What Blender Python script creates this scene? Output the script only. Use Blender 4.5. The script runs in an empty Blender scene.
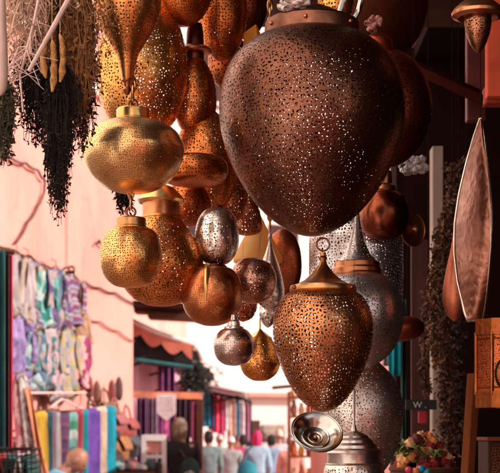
import bpy, bmesh, math, random
from mathutils import Vector, Matrix
random.seed(11)
R = math.radians
sc = bpy.context.scene
col = sc.collection
F, CX, HZ, EYE = 1400.0, 250.0, 436.0, 1.6      # focal length in photo pixels, centre column, eye-level row, eye height

def P(px, py, D):
    return Vector(((px-CX)/F*D, D, EYE+(HZ-py)/F*D))

# ------------------------------------------------------------------ tags
def tag(o, label=None, cat=None, group=None, kind=None):
    if label: o['label'] = label
    if cat: o['category'] = cat
    if group: o['group'] = group
    if kind: o['kind'] = kind
    return o

def empty(name, loc, label=None, cat=None, group=None, rz=0):
    o = bpy.data.objects.new(name, None); col.objects.link(o)
    o.location = loc; o.rotation_euler = (0, 0, rz); o.empty_display_size = .05
    return tag(o, label, cat, group)

def copy_tree(o, parent=None):
    c = o.copy(); col.objects.link(c); c.parent = parent
    for ch in list(o.children): copy_tree(ch, c)
    return c

# ------------------------------------------------------------------ mesh collector
class MB:
    def __init__(s): s.v=[]; s.f=[]; s.uv=[]; s.mi=[]; s.cur=0
    def face(s, idx, uvs=None):
        s.f.append(tuple(idx)); s.uv.append(uvs if uvs else [(0,0)]*len(idx)); s.mi.append(s.cur)
    def box(s, c, size, rot=None):
        x,y,z=[k/2 for k in size]; b=len(s.v); c=Vector(c)
        for i in (-1,1):
            for j in (-1,1):
                for k in (-1,1):
                    p=Vector((i*x,j*y,k*z))
                    if rot is not None: p=rot@p
                    s.v.append(c+p)
        for q,dims in (((0,1,3,2),(1,2)),((4,6,7,5),(1,2)),((0,4,5,1),(0,2)),((2,3,7,6),(0,2)),((0,2,6,4),(0,1)),((1,5,7,3),(0,1))):
            loc=[]
            for i in q:
                sg=((i>>2)&1,(i>>1)&1,i&1)
                loc.append((sg[dims[0]]*size[dims[0]],sg[dims[1]]*size[dims[1]]))
            s.face([b+i for i in q],loc)
        return s
    def lathe(s, prof, n=64, uvs=True, flip=False, off=(0,0,0), ru=None):
        """prof: (r,z) list; angle 0 looks away from the camera so the seam is at the back"""
        b=len(s.v); o=Vector(off); rm=ru or max(max(p[0] for p in prof),1e-4)
        L=[0]
        for i in range(1,len(prof)): L.append(L[-1]+math.hypot(prof[i][0]-prof[i-1][0],prof[i][1]-prof[i-1][1]))
        for r,z in prof:
            r=max(r,1e-5)
            for k in range(n):
                a=2*math.pi*k/n
                s.v.append(o+Vector((r*math.sin(a),r*math.cos(a),z)))
        for i in range(len(prof)-1):
            for k in range(n):
                k2=(k+1)%n
                q=[b+i*n+k,b+i*n+k2,b+(i+1)*n+k2,b+(i+1)*n+k]
                u0=2*math.pi*rm*k/n; u1=2*math.pi*rm*(k+1)/n
                uu=[(u0,L[i]),(u1,L[i]),(u1,L[i+1]),(u0,L[i+1])]
                if flip: q=q[::-1]; uu=uu[::-1]
                s.face(q,uu)
        return s
    def tube(s, path, rad, n=6, closed=False):
        path=[Vector(p) for p in path]; m=len(path); b=len(s.v); up=None; L=0
        for i,p in enumerate(path):
            if closed: t=path[(i+1)%m]-path[i-1]
            else: t=path[min(i+1,m-1)]-path[max(i-1,0)]
            if t.length<1e-9: t=Vector((0,0,1))
            t.normalize()
            if up is None: up=t.orthogonal().normalized()
            up=(up-t*up.dot(t))
            up=up.normalized() if up.length>1e-6 else t.orthogonal().normalized()
            w=t.cross(up); r=rad[i] if isinstance(rad,(list,tuple)) else rad
            for k in range(n):
                a=2*math.pi*k/n
                s.v.append(p+(up*math.cos(a)+w*math.sin(a))*r)
        for i in range(m if closed else m-1):
            j=(i+1)%m
            for k in range(n):
                k2=(k+1)%n
                s.face([b+i*n+k,b+i*n+k2,b+j*n+k2,b+j*n+k],[(k/n,i*.1),((k+1)/n,i*.1),((k+1)/n,i*.1+.1),(k/n,i*.1+.1)])
        if not closed:
            s.face([b+k for k in range(n)][::-1]); s.face([b+(m-1)*n+k for k in range(n)])
        return s
    def ring(s, c, R_, r, axis='y', n=24, m=8, sx=1, sz=1):
        pts=[]
        for k in range(n):
            a=2*math.pi*k/n
            q=(R_*sx*math.cos(a),R_*sz*math.sin(a))
            v={'y':(q[0],0,q[1]),'x':(0,q[0],q[1]),'z':(q[0],q[1],0)}[axis]
            pts.append(Vector(c)+Vector(v))
        return s.tube(pts,r,m,True)
    def ball(s, c, rx, ry=None, rz=None, n=14, m=9, jit=0):
        ry=ry or rx; rz=rz or rx; b=len(s.v); c=Vector(c)
        for i in range(m+1):
            th=math.pi*i/m
            for k in range(n):
                a=2*math.pi*k/n; j=1+random.uniform(-jit,jit)
                s.v.append(c+Vector((rx*math.sin(th)*math.cos(a)*j,ry*math.sin(th)*math.sin(a)*j,rz*math.cos(th)*j)))
        for i in range(m):
            for k in range(n):
                k2=(k+1)%n
                s.face([b+i*n+k,b+(i+1)*n+k,b+(i+1)*n+k2,b+i*n+k2],[(k/n,i/m),(k/n,(i+1)/m),((k+1)/n,(i+1)/m),((k+1)/n,i/m)])
        return s
    def quad(s,a,b_,c,d,uvs=None):
        k=len(s.v); s.v+= [Vector(a),Vector(b_),Vector(c),Vector(d)]
        s.face([k,k+1,k+2,k+3],uvs or [(0,0),(1,0),(1,1),(0,1)]); return s
    def grid(s, fn, nu, nv, uvfn=None):
        b=len(s.v)
        for j in range(nv+1):
            for i in range(nu+1): s.v.append(Vector(fn(i/nu,j/nv)))
        for j in range(nv):
            for i in range(nu):
                a=b+j*(nu+1)+i
                uu=[(i/nu,j/nv),((i+1)/nu,j/nv),((i+1)/nu,(j+1)/nv),(i/nu,(j+1)/nv)]
                if uvfn: uu=[uvfn(*q) for q in uu]
                s.face([a,a+1,a+nu+2,a+nu+1],uu)
        return s
    def build(s, name, mats, parent=None, smooth=True, ang=40, loc=None, solid=0, bevel=0):
        me=bpy.data.meshes.new(name); me.from_pydata([tuple(v) for v in s.v],[],s.f)
        if not isinstance(mats,(list,tuple)): mats=[mats]
        for m in mats: me.materials.append(m)
        ul=me.uv_layers.new(name='UVMap'); flat=[]
        for q in s.uv:
            for u in q: flat+= [u[0],u[1]]
        ul.data.foreach_set('uv',flat)
        me.polygons.foreach_set('material_index',s.mi)
        me.polygons.foreach_set('use_smooth',[smooth]*len(s.f))
        me.update()
        if smooth:
            try: me.set_sharp_from_angle(angle=R(ang))
            except Exception: pass
        o=bpy.data.objects.new(name,me); col.objects.link(o); o.parent=parent
        if loc is not None: o.location=loc
        if solid:
            md=o.modifiers.new('thick','SOLIDIFY'); md.thickness=solid; md.offset=0
        if bevel:
            md=o.modifiers.new('bev','BEVEL'); md.width=bevel; md.segments=2; md.limit_method='ANGLE'
        return o

def crom(pts, k=7):
    """smooth a (r,z) profile with centripetal-like Catmull-Rom"""
    out=[]; n=len(pts)
    for i in range(n-1):
        p0=pts[max(i-1,0)]; p1=pts[i]; p2=pts[i+1]; p3=pts[min(i+2,n-1)]
        for j in range(k):
            t=j/k
            q=[]
            for d in range(2):
                a=2*p1[d]; b=p2[d]-p0[d]; c=2*p0[d]-5*p1[d]+4*p2[d]-p3[d]; e=-p0[d]+3*p1[d]-3*p2[d]+p3[d]
                q.append(.5*(a+b*t+c*t*t+e*t*t*t))
            out.append((max(q[0],0),q[1]))
    out.append(pts[-1]); return out

# ------------------------------------------------------------------ materials
class NT:
    def __init__(s,name):
        s.m=bpy.data.materials.new(name); s.m.use_nodes=True; s.t=s.m.node_tree
        s.out=s.t.nodes['Material Output']; s.b=s.t.nodes['Principled BSDF']
    def n(s,typ,**kw):
        o=s.t.nodes.new(typ)
        for k,v in kw.items(): setattr(o,k,v)
        return o
    def l(s,a,b): s.t.links.new(a,b)
    def setin(s,node,i,v):
        if hasattr(v,'is_linked') or isinstance(v,bpy.types.NodeSocket): s.l(v,node.inputs[i])
        else: node.inputs[i].default_value=v
    def math(s,op,a,b=0.0,c=None):
        o=s.n('ShaderNodeMath',operation=op); s.setin(o,0,a); s.setin(o,1,b)
        if c is not None: s.setin(o,2,c)
        return o.outputs[0]
    def vm(s,op,a,b=None):
        o=s.n('ShaderNodeVectorMath',operation=op); s.setin(o,0,a)
        if b is not None: s.setin(o,1,b)
        return o
    def noise(s,vec,scale,detail=3,rough=.55,dims='3D'):
        o=s.n('ShaderNodeTexNoise',noise_dimensions=dims); s.l(vec,o.inputs['Vector'])
        o.inputs['Scale'].default_value=scale; o.inputs['Detail'].default_value=detail; o.inputs['Roughness'].default_value=rough
        return o.outputs[0]
    def ramp(s,fac,stops,interp='LINEAR'):
        o=s.n('ShaderNodeValToRGB'); s.l(fac,o.inputs[0]); cr=o.color_ramp; cr.interpolation=interp
        while len(cr.elements)<len(stops): cr.elements.new(.5)
        for e,(p,c) in zip(cr.elements,stops):
            e.position=p; e.color=(c[0],c[1],c[2],1) if not isinstance(c,(int,float)) else (c,c,c,1)
        return o.outputs[0]
    def mix(s,fac,a,b,mode='MIX'):
        o=s.n('ShaderNodeMix',data_type='RGBA',blend_type=mode)
        s.setin(o,0,fac)
        s.setin(o,6,a if not isinstance(a,tuple) else (*a,1)); s.setin(o,7,b if not isinstance(b,tuple) else (*b,1))
        return o.outputs[2]
    def bump(s,h,strength,dist):
        o=s.n('ShaderNodeBump'); s.l(h,o.inputs['Height']); o.inputs['Strength'].default_value=strength; o.inputs['Distance'].default_value=dist
        s.l(o.outputs[0],s.b.inputs['Normal']); return o

def metal_look(t, c1, c2, rough, metallic=1.0, hammer=.25, scale=1.0):
    tc=t.n('ShaderNodeTexCoord'); ob=tc.outputs['Object']
    n1=t.noise(ob,14*scale,4,.6); n2=t.noise(ob,90*scale,2,.5); n3=t.noise(ob,5*scale,2)
    f=t.math('ADD',t.math('MULTIPLY',n1,.75),t.math('MULTIPLY',n3,.35))
    c=t.mix(t.ramp(f,[(.40,0),(.66,1)]),c1,c2)
    c=t.mix(t.ramp(n2,[(.30,.35),(.46,0)]),c,tuple(k*.45 for k in c1))
    t.l(c,t.b.inputs['Base Color']); t.b.inputs['Metallic'].default_value=metallic
    rr=t.math('ADD',t.math('MULTIPLY',n1,.26),rough-.13); t.l(rr,t.b.inputs['Roughness'])
    hv=t.n('ShaderNodeTexVoronoi',feature='SMOOTH_F1'); t.l(ob,hv.inputs['Vector']); hv.inputs['Scale'].default_value=85*scale
    h=t.math('ADD',t.math('MULTIPLY',hv.outputs['Distance'],.6),t.math('MULTIPLY',n2,.5))
    t.bump(h,hammer,.004/scale)
    return tc

def metal(name,c1,c2,rough=.35,hammer=.15,scale=1.0):
    t=NT(name); metal_look(t,c1,c2,rough,1.0,hammer,scale); return t.m

def pierce_mask(t, style, cell, thr, v0, v1, seed):
    uv=t.n('ShaderNodeUVMap').outputs[0]
    p=t.vm('SCALE',uv); p.inputs['Scale'].default_value=1/cell
    p=t.vm('ADD',p.outputs[0],(seed*3.7,seed*1.3,0)).outputs[0]
    # slight hand-made waviness
    nz=t.n('ShaderNodeTexNoise',noise_dimensions='2D'); t.l(p,nz.inputs['Vector']); nz.inputs['Scale'].default_value=.35; nz.inputs['Detail'].default_value=1
    d=t.vm('SUBTRACT',nz.outputs['Color'],(.5,.5,.5)); d=t.vm('MULTIPLY',d.outputs[0],(.9,.9,0))
    p=t.vm('ADD',p,d.outputs[0]).outputs[0]
    def voro(vec,rand,feature='F1',scale=1):
        v=t.n('ShaderNodeTexVoronoi',voronoi_dimensions='2D',feature=feature)
        t.l(vec,v.inputs['Vector']); v.inputs['Scale'].default_value=scale; v.inputs['Randomness'].default_value=rand
        return v
    def leaf(vec,rand,sz):
        v=voro(vec,rand); loc=t.vm('SUBTRACT',vec,v.outputs['Position']).outputs[0]
        cs=t.n('ShaderNodeSeparateColor'); t.l(v.outputs['Color'],cs.inputs[0])
        vr=t.n('ShaderNodeVectorRotate',rotation_type='Z_AXIS'); t.l(loc,vr.inputs['Vector']); t.l(t.math('MULTIPLY',cs.outputs[0],6.283),vr.inputs['Angle'])
        s_=t.vm('MULTIPLY',vr.outputs[0],(1/.46,1/.25,0)).outputs[0]
        ln=t.vm('LENGTH',s_).outputs['Value']
        return t.math('LESS_THAN',ln,t.math('ADD',t.math('MULTIPLY',cs.outputs[1],.55),sz-.3))
    if style=='leaf': hole=leaf(p,.75,thr)
    elif style=='dot':
        v=voro(p,.55); hole=t.math('LESS_THAN',v.outputs['Distance'],thr)
    elif style=='net':
        v=voro(p,.85,'DISTANCE_TO_EDGE'); hole=t.math('GREATER_THAN',v.outputs['Distance'],thr)
    else:  # rosette: rings of petals round scattered centres, little leaves between
        q=t.vm('SCALE',p); q.inputs['Scale'].default_value=1/5.2; q=q.outputs[0]
        v=voro(q,.35); loc=t.vm('SUBTRACT',q,v.outputs['Position']).outputs[0]
        r=t.vm('LENGTH',loc).outputs['Value']; sx=t.n('ShaderNodeSeparateXYZ'); t.l(loc,sx.inputs[0])
        th=t.math('ARCTAN2',sx.outputs[1],sx.outputs[0])
        def ringh(a,b,k,c):
            w=t.math('MULTIPLY',t.math('GREATER_THAN',r,a),t.math('LESS_THAN',r,b))
            return t.math('MULTIPLY',w,t.math('GREATER_THAN',t.math('SINE',t.math('MULTIPLY',th,k)),c))
        h=t.math('MAXIMUM',ringh(.09,.21,6,-.15),ringh(.26,.38,10,-.1))
        h=t.math('MAXIMUM',h,t.math('LESS_THAN',r,.045))
        lf=t.math('MULTIPLY',leaf(p,.7,thr),t.math('GREATER_THAN',r,.43))
        hole=t.math('MAXIMUM',h,lf)
    sy=t.n('ShaderNodeSeparateXYZ'); t.l(uv,sy.inputs[0])
    m=t.math('MULTIPLY',t.math('GREATER_THAN',sy.outputs[1],v0),t.math('LESS_THAN',sy.outputs[1],v1))
    return t.math('MULTIPLY',hole,m)

def pierced(name, c1, c2, style, cell, thr, v0, v1, rough=.38, hammer=.25, seed=0):
    ms=[]
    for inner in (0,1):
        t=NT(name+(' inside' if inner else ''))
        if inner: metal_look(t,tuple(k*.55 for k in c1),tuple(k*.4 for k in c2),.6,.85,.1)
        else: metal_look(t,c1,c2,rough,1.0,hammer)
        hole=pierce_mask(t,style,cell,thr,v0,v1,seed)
        tr=t.n('ShaderNodeBsdfTransparent'); mx=t.n('ShaderNodeMixShader')
        t.l(hole,mx.inputs[0]); t.l(t.b.outputs[0],mx.inputs[1]); t.l(tr.outputs[0],mx.inputs[2]); t.l(mx.outputs[0],t.out.inputs[0])
        ms.append(t.m)
    return ms

def plain(name,c,rough=.8,var=.25,scale=8,metallic=0,bump=.15,bscale=60,coord='Object'):
    t=NT(name); tc=t.n('ShaderNodeTexCoord').outputs[coord]
    n1=t.noise(tc,scale,4,.6); n2=t.noise(tc,bscale,3,.6)
    dark=tuple(k*(1-var) for k in c); lite=tuple(min(1,k*(1+var*.6)) for k in c)
    cc=t.mix(t.ramp(n1,[(.35,0),(.65,1)]),dark,lite)
    t.l(cc,t.b.inputs['Base Color']); t.b.inputs['Roughness'].default_value=rough; t.b.inputs['Metallic'].default_value=metallic
    if bump: t.bump(n2,bump,.01)
    return t.m

CLOTHK=[.66]
def cloth(name,cols,kind='stripe',scale=5,rot=0,translucent=0.0):
    t=NT(name); uv=t.n('ShaderNodeUVMap').outputs[0]; tc=t.n('ShaderNodeTexCoord').outputs['Object']
    mp=t.n('ShaderNodeMapping'); t.l(uv,mp.inputs[0]); mp.inputs['Rotation'].default_value=(0,0,rot)
    sep=t.n('ShaderNodeSeparateXYZ'); t.l(mp.outputs[0],sep.inputs[0])
    cols=[tuple(k*CLOTHK[0] for k in c) for c in cols]; n=len(cols); stops=[(i/n,c) for i,c in enumerate(cols)]
    nz=t.noise(tc,9,2)
    if kind=='stripe':
        f=t.math('FRACT',t.math('MULTIPLY',sep.outputs[0],scale)); c=t.ramp(f,stops,'CONSTANT')
    elif kind=='band':
        f=t.math('FRACT',t.math('MULTIPLY',sep.outputs[1],scale)); c=t.ramp(f,stops,'CONSTANT')
    elif kind=='plaid':
        f=t.math('FRACT',t.math('MULTIPLY',sep.outputs[0],scale)); g=t.math('FRACT',t.math('MULTIPLY',sep.outputs[1],scale*1.6))
        c=t.mix(.5,t.ramp(f,stops,'CONSTANT'),t.ramp(g,stops[::1],'CONSTANT'))
    elif kind=='floral':
        v=t.n('ShaderNodeTexVoronoi'); t.l(tc,v.inputs['Vector']); v.inputs['Scale'].default_value=scale
        cs=t.n('ShaderNodeSeparateColor'); t.l(v.outputs['Color'],cs.inputs[0]); c=t.ramp(cs.outputs[0],stops,'CONSTANT')
    else:
        c=t.ramp(nz,[(.3+.4*i/max(n-1,1),k) for i,k in enumerate(cols)])
    c=t.mix(t.ramp(nz,[(.35,.25),(.6,0)]),c,(.12,.06,.06),'MULTIPLY')
    t.l(c,t.b.inputs['Base Color']); t.b.inputs['Roughness'].default_value=.9
    wv=t.noise(tc,260,1); t.bump(wv,.15,.003)
    if translucent:
        tl=t.n('ShaderNodeBsdfTranslucent'); t.l(c,tl.inputs[0]); mx=t.n('ShaderNodeMixShader'); mx.inputs[0].default_value=translucent
        t.l(t.b.outputs[0],mx.inputs[1]); t.l(tl.outputs[0],mx.inputs[2]); t.l(mx.outputs[0],t.out.inputs[0])
    return t.m

def plaster(name,c,c2,stain=.5,cracks=False):
    t=NT(name); tc=t.n('ShaderNodeTexCoord').outputs['Object']
    n1=t.noise(tc,.7,5,.6); n2=t.noise(tc,5,5,.65); n3=t.noise(tc,40,3)
    mp=t.n('ShaderNodeMapping'); t.l(tc,mp.inputs[0]); mp.inputs['Scale'].default_value=(2,2,.8)
    n4=t.noise(mp.outputs[0],1.6,4,.6)
    cc=t.mix(t.ramp(n1,[(.38,0),(.62,1)]),c,c2)
    cc=t.mix(t.ramp(n4,[(.5,0),(.8,stain*.35)]),cc,tuple(k*.62 for k in c2))
    cc=t.mix(t.ramp(n2,[(.58,0),(.75,stain*.6)]),cc,tuple(min(1,k*1.1) for k in c))
    if cracks:
        wv=t.vm('ADD',tc,t.vm('SCALE',t.n('ShaderNodeTexNoise').outputs['Color']).outputs[0]).outputs[0]
        v=t.n('ShaderNodeTexVoronoi',feature='DISTANCE_TO_EDGE'); t.l(wv,v.inputs['Vector']); v.inputs['Scale'].default_value=.9
        cr=t.math('MULTIPLY',t.ramp(v.outputs['Distance'],[(0,1),(.012,0)]),t.ramp(n1,[(.5,0),(.6,.55)]))
        cc=t.mix(cr,cc,tuple(k*.45 for k in c2))
        pt_=t.ramp(t.noise(tc,1.4,6,.7),[(.60,0),(.64,.5)]); cc=t.mix(pt_,cc,(c[0]*.97,c[1]*.86,c[2]*.82))
    t.l(cc,t.b.inputs['Base Color']); t.b.inputs['Roughness'].default_value=.92
    t.bump(t.math('ADD',t.math('MULTIPLY',n2,.7),t.math('MULTIPLY',n3,.3)),.35,.02)
    return t.m

def wood(name,c1,c2,scale=1,axis=2):
    t=NT(name); tc=t.n('ShaderNodeTexCoord').outputs['Object']; mp=t.n('ShaderNodeMapping'); t.l(tc,mp.inputs[0])
    s_=[22*scale]*3; s_[axis]=1.6*scale; mp.inputs['Scale'].default_value=s_
    n1=t.noise(mp.outputs[0],1,5,.65); n2=t.noise(tc,2.5*scale,3)
    cc=t.mix(t.ramp(n1,[(.3,0),(.7,1)]),c1,c2); cc=t.mix(t.ramp(n2,[(.4,.45),(.65,0)]),cc,tuple(k*.4 for k in c1))
    t.l(cc,t.b.inputs['Base Color']); t.b.inputs['Roughness'].default_value=.7; t.b.inputs['Specular IOR Level'].default_value=.15; t.bump(n1,.3,.006)
    return t.m

GOLD=((.95,.62,.25),(.85,.46,.14)); COPPER=((.80,.36,.17),(.55,.2,.09)); BRONZE=((.42,.19,.12),(.24,.095,.06))
SILV=((.78,.70,.66),(.55,.45,.41)); ANTIQ=((.78,.42,.17),(.52,.24,.09)); DARKC=((.20,.05,.03),(.09,.022,.015))
M={}
M['gold']=metal('polished brass',*GOLD,.28); M['copper']=metal('copper',*COPPER,.34); M['bronze']=metal('dark bronze',*BRONZE,.42)
M['silver']=metal('silvered metal',*SILV,.3); M['steel']=metal('bright tin',(.72,.70,.66),(.45,.42,.38),.2,.08); M['darkc']=metal('dark red copper',*DARKC,.36)
M['iron']=metal('black iron',(.05,.035,.03),(.02,.014,.012),.5)
M['antique']=metal('antique brass',*ANTIQ,.33)
M['cord']=plain('dark cord',(.03,.014,.011),.95,bump=0); M['cord'].node_tree.nodes['Principled BSDF'].inputs['Specular IOR Level'].default_value=0
M['wood']=wood('old brown wood',(.20,.08,.035),(.09,.035,.018)); M['woodh']=wood('old brown planks',(.14,.055,.035),(.06,.022,.016),1,0)
M['woody']=wood('brown beams',(.16,.07,.04),(.07,.03,.02),1,1)
M['orangewood']=wood('orange brown wood',(.34,.095,.028),(.17,.042,.013))
M['redwood']=wood('red painted wood',(.62,.10,.05),(.36,.05,.03)); M['redlit']=wood('lit red painted wood',(.92,.24,.15),(.8,.17,.10))  # second red carries the lit tone of the door post in its colour
M['greywood']=wood('pale grey wood',(.56,.42,.36),(.40,.28,.24)); M['mauvewood']=wood('mauve grey boards',(.11,.04,.035),(.06,.02,.018))
M['shadewall']=_dw=plaster('shop shade plaster',(.018,.005,.004),(.010,.003,.003),.3)  # deep shade of the shop put into a near-black plaster colour
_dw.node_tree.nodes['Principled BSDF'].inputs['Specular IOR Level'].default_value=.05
M['pink']=plaster('pink limewash',(.77,.355,.295),(.69,.28,.23),.7,True); M['pinkb']=plaster('cream pink limewash',(.94,.74,.70),(.91,.66,.61),.25)
M['salmon']=plaster('salmon limewash',(.86,.44,.36),(.78,.36,.32),.4); M['mauve']=plaster('mauve plaster',(.78,.36,.44),(.62,.24,.34),.4)
M['ground']=plain('dusty pink paving',(.46,.30,.25),.9,.3,1.2,0,.4,30); M['earth']=plain('bare earth',(.36,.24,.18),.95,.3,.2)
M['white']=plain('white paint',(.82,.78,.75),.6,.1); M['dark']=plain('near black wood',(.02,.012,.01),.8)
M['teal']=plain('teal paint',(.03,.16,.17),.6)
M['skin']=plain('tanned skin',(.36,.16,.105),.5,.12,20,0,.08,150); M['skinp']=plain('light skin',(.50,.27,.20),.5,.12,20,0,.08,150)
M['hair']=plain('grey brown hair',(.24,.15,.105),.7,.65,60,0,.5,120); M['hairdark']=plain('dark hair',(.03,.018,.015),.6,.3,40,0,.5,120)
M['eye']=plain('dark eye',(.02,.012,.01),.2,.1)

# ------------------------------------------------------------------ camera, world, sun
cam_d=bpy.data.cameras.new('camera'); cam=bpy.data.objects.new('camera',cam_d); col.objects.link(cam)
cam.location=(0,0,EYE); cam.rotation_euler=(R(90),0,0)
cam_d.sensor_width=36; cam_d.lens=36*F/500; cam_d.shift_y=(HZ-236.5)/500; cam_d.clip_end=2000; cam_d.clip_start=.05
cam_d.dof.use_dof=True; cam_d.dof.focus_distance=3.12; cam_d.dof.aperture_fstop=11.0
sc.camera=cam
SUN=Vector((.82,-.24,.50)).normalized()
w=bpy.data.worlds.new('World'); sc.world=w; w.use_nodes=True; wt=w.node_tree
sky=wt.nodes.new('ShaderNodeTexSky'); sky.sky_type='NISHITA'; sky.sun_disc=False
sky.sun_elevation=math.asin(SUN.z); sky.sun_rotation=math.atan2(SUN.x,SUN.y)
sky.dust_density=2.0; sky.ozone_density=.6
hs=wt.nodes.new('ShaderNodeHueSaturation'); hs.inputs['Saturation'].default_value=.35; wt.links.new(sky.outputs[0],hs.inputs['Color'])
wm=wt.nodes.new('ShaderNodeMix'); wm.data_type='RGBA'; wm.blend_type='MULTIPLY'; wm.inputs[0].default_value=1; wm.inputs[7].default_value=(1,.88,.82,1); wt.links.new(hs.outputs[0],wm.inputs[6])
wt.links.new(wm.outputs[2],wt.nodes['Background'].inputs[0]); wt.nodes['Background'].inputs[1].default_value=.15
sd=bpy.data.lights.new('sun','SUN'); sd.energy=5.0; sd.angle=R(.5); sd.color=(1,.94,.88)
so=bpy.data.objects.new('sun',sd); col.objects.link(so); so.rotation_euler=SUN.to_track_quat('Z','Y').to_euler(); so.location=(5,-5,9)
sc.view_settings.view_transform='Standard'; sc.view_settings.look='None'; sc.view_settings.exposure=0; sc.view_settings.gamma=1
sc.render.engine='CYCLES'; cy=sc.cycles
cy.max_bounces=10; cy.transparent_max_bounces=40; cy.diffuse_bounces=4; cy.glossy_bounces=4; cy.use_denoising=True
cy.sample_clamp_indirect=6; cy.caustics_reflective=False; cy.caustics_refractive=False

# ------------------------------------------------------------------ setting
def struct(o): return tag(o,kind='structure')
struct(MB().quad((-600,-600,0),(600,-600,0),(600,600,0),(-600,600,0)).build('ground',M['earth'],smooth=False))
struct(MB().quad((-3.6,-12,.004),(3.2,-12,.004),(3.2,60,.004),(-3.6,60,.004)).build('street_paving',M['ground'],smooth=False))
# ---- left building with the pink wall
WN=Vector((.988,-.157,0)).normalized(); WC=WN.dot(Vector((-2.32,13,0)))
def W(px,py,off=0.0):
    D=(WC+off)/(WN.x*(px-CX)/F+WN.y)
    return P(px,py,D)
WT=Vector((-WN.y,WN.x,0))          # along the wall, away from the camera
def wallbox(name,mat,parent,p0,p1,z0,z1,thick):
    a=Vector((p0[0],p0[1],0)); b=Vector((p1[0],p1[1],0)); d=(b-a); L=d.length; ang=math.atan2(d.y,d.x)
    n=Vector((-d.y,d.x,0)).normalized()
    m=MB(); c=(a+b)/2+n*thick/2; rot=Matrix.Rotation(ang,3,'Z')
    m.box((0,0,0),(L,thick,z1-z0),rot)
    o=m.build(name,mat,parent,smooth=False); o.location=Vector((c.x,c.y,(z0+z1)/2))-(parent.location if parent else Vector((0,0,0)))
    return o
pw0=W(0,436); pw1=W(133,436); back=pw0-WT*1.2
b1=empty('building',(back.x,back.y,0),'long pink limewashed house wall on the left behind the hung clothes','building')
wallbox('wall',M['pink'],b1,(back.x,back.y),(pw1.x,pw1.y),0,6.2,.5)
nb=Vector((back.x-.02,back.y-.05,0))
b0=empty('building',(nb.x,-10,0),'unseen pale cream house wall added on the near left to bounce sunlight onto the lanterns','building')
lw_=plaster('sun bounce limewash',(.97,.92,.86),(.96,.89,.82),.15)
wallbox('wall',lw_,b0,(nb.x-.03,1.0),(nb.x,nb.y),0,10.5,.5)  # out of view, made tall and white to reflect sun onto the lanterns
wallbox('side_wall',lw_,b0,(.35,-5.2),(nb.x-.03,.99),0,10.5,.4)  # added bend behind the camera, bounces sun onto the lantern fronts
cn=MB(); cn.box((0,0,0),(7,.06,.10),Matrix.Rotation(math.atan2(WT.y,WT.x),3,'Z'))
o=cn.build('cornice',M['pinkb'],b1,smooth=False); o.location=(pw0+pw1)/2+WN*.03-WT*.6-b1.location; o.location.z=5.6

# ---- second house on the left, further down the street
q0=Vector((-1.86,18.7,0)); q1=Vector((-1.35,30,0))
b2=empty('building',q0,'mauve shop house further down the street with a curtained front','building')
wallbox('wall',M['salmon'],b2,q0,q1,2.9,7,.5)
wallbox('shop_front',M['mauve'],b2,q0,q1,0,2.9,.5)
# ---- tall houses that close the street
b3=empty('building',(0,41,0),'tall pale cream pink house closing the far end of the street','building')
MB().box((1.5,.4,8),(14,.8,16)).build('wall',M['pinkb'],b3,smooth=False)
for (px,py,wd,hg) in ((175,250,1.0,1.6),(228,180,1.0,1.6),(290,250,1.0,1.6),(205,80,1,1.6),(345,170,1,1.6)):
    c=P(px,py,41); w_=MB().box((c.x,-.02,c.z),(wd,.08,hg)).build('window',M['mauvewood'],b3,smooth=False)
    MB().box((c.x,-.07,c.z-hg/2-.06),(wd+.3,.12,.1)).build('sill',M['pinkb'],w_,smooth=False)
b4=empty('building',(.1,36,0),'low cream house front under the hanging lanterns at the street end','building')
x0=P(246,0,36).x; x1=P(300,0,36).x; zt=P(0,397,36).z
MB().box(((x0+x1)/2-.1,.4,zt/2),(x1-x0,.8,zt)).build('wall',M['pinkb'],b4,smooth=False)
MB().box(((x0+x1)/2-.1,.3,zt+.05),(x1-x0+.12,1.1,.1)).build('cornice',M['pink'],b4,smooth=False)
c=P(253,435,36); MB().box((c.x-.1,-.03,1.0),(.32,.1,2.0)).build('door',M['mauvewood'],b4,smooth=False)
c=P(275,435,36)
sh=MB()
for k in range(18): sh.box((c.x-.1,-.03,.06+k*.105),(.62,.06,.095))
sh.build('shutter',M['greywood'],b4,smooth=False)
b3.rotation_euler.z=R(32); b4.rotation_euler.z=R(24)
# ---- right building: open shop with a dark inside, then a facade running down the street
rb=empty('building',(.75,6.6,0),'dark open lantern shop on the right, its walls coloured reddish black for shade','building')
def rbx(name,c,s,m,smooth=False): return MB().box(Vector(c)-rb.location,s).build(name,m,rb,smooth=smooth)
rbx('back_wall',(2.2,6.85,1.74),(3.0,.3,3.48),M['shadewall'])
rbx('ceiling',(2.27,3.35,3.42),(2.98,6.7,.06),M['shadewall'])
rbx('side_wall',(3.3,3.3,1.7),(.3,6.7,3.4),M['shadewall'])
rbx('low_street_wall',(2.7,-5.1,1.1),(2.6,10.2,2.2),M['salmon'])  # unseen behind the camera, kept low so sun reaches the near left wall
rbx('facade',(1.35,12.2,1.3),(1.2,10.3,2.6),M['salmon'])
rbx('upper_floor',(2.25,3.5,3.73),(3.0,7.0,.54),M['salmon'])
rbx('shop_floor',(1.95,3.4,.06),(2.3,6.5,.12),M['mauvewood'])
# shelving far along the right side
def thingbox(): pass
# ---- canopy of beams and planks the lanterns hang from
CZ=3.25
cp=empty('canopy',(1.4,3.5,CZ),'heavy timber canopy over the hanging lanterns, fixed to the shop front','canopy')
for y in (2.4,2.95,3.3,3.6,3.95,4.6,5.4):
    MB().box((-.55,y-3.5,0),(2.5,.09,.12)).build('beam',M['woodh'],cp,smooth=False)
xx=.12
while xx<1.55:
    MB().box((xx-1.4,0,.085),(.15,4.6,.03)).build('plank',M['woody'],cp,smooth=False); xx+=.17
BEAMZ=CZ-.06

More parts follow.
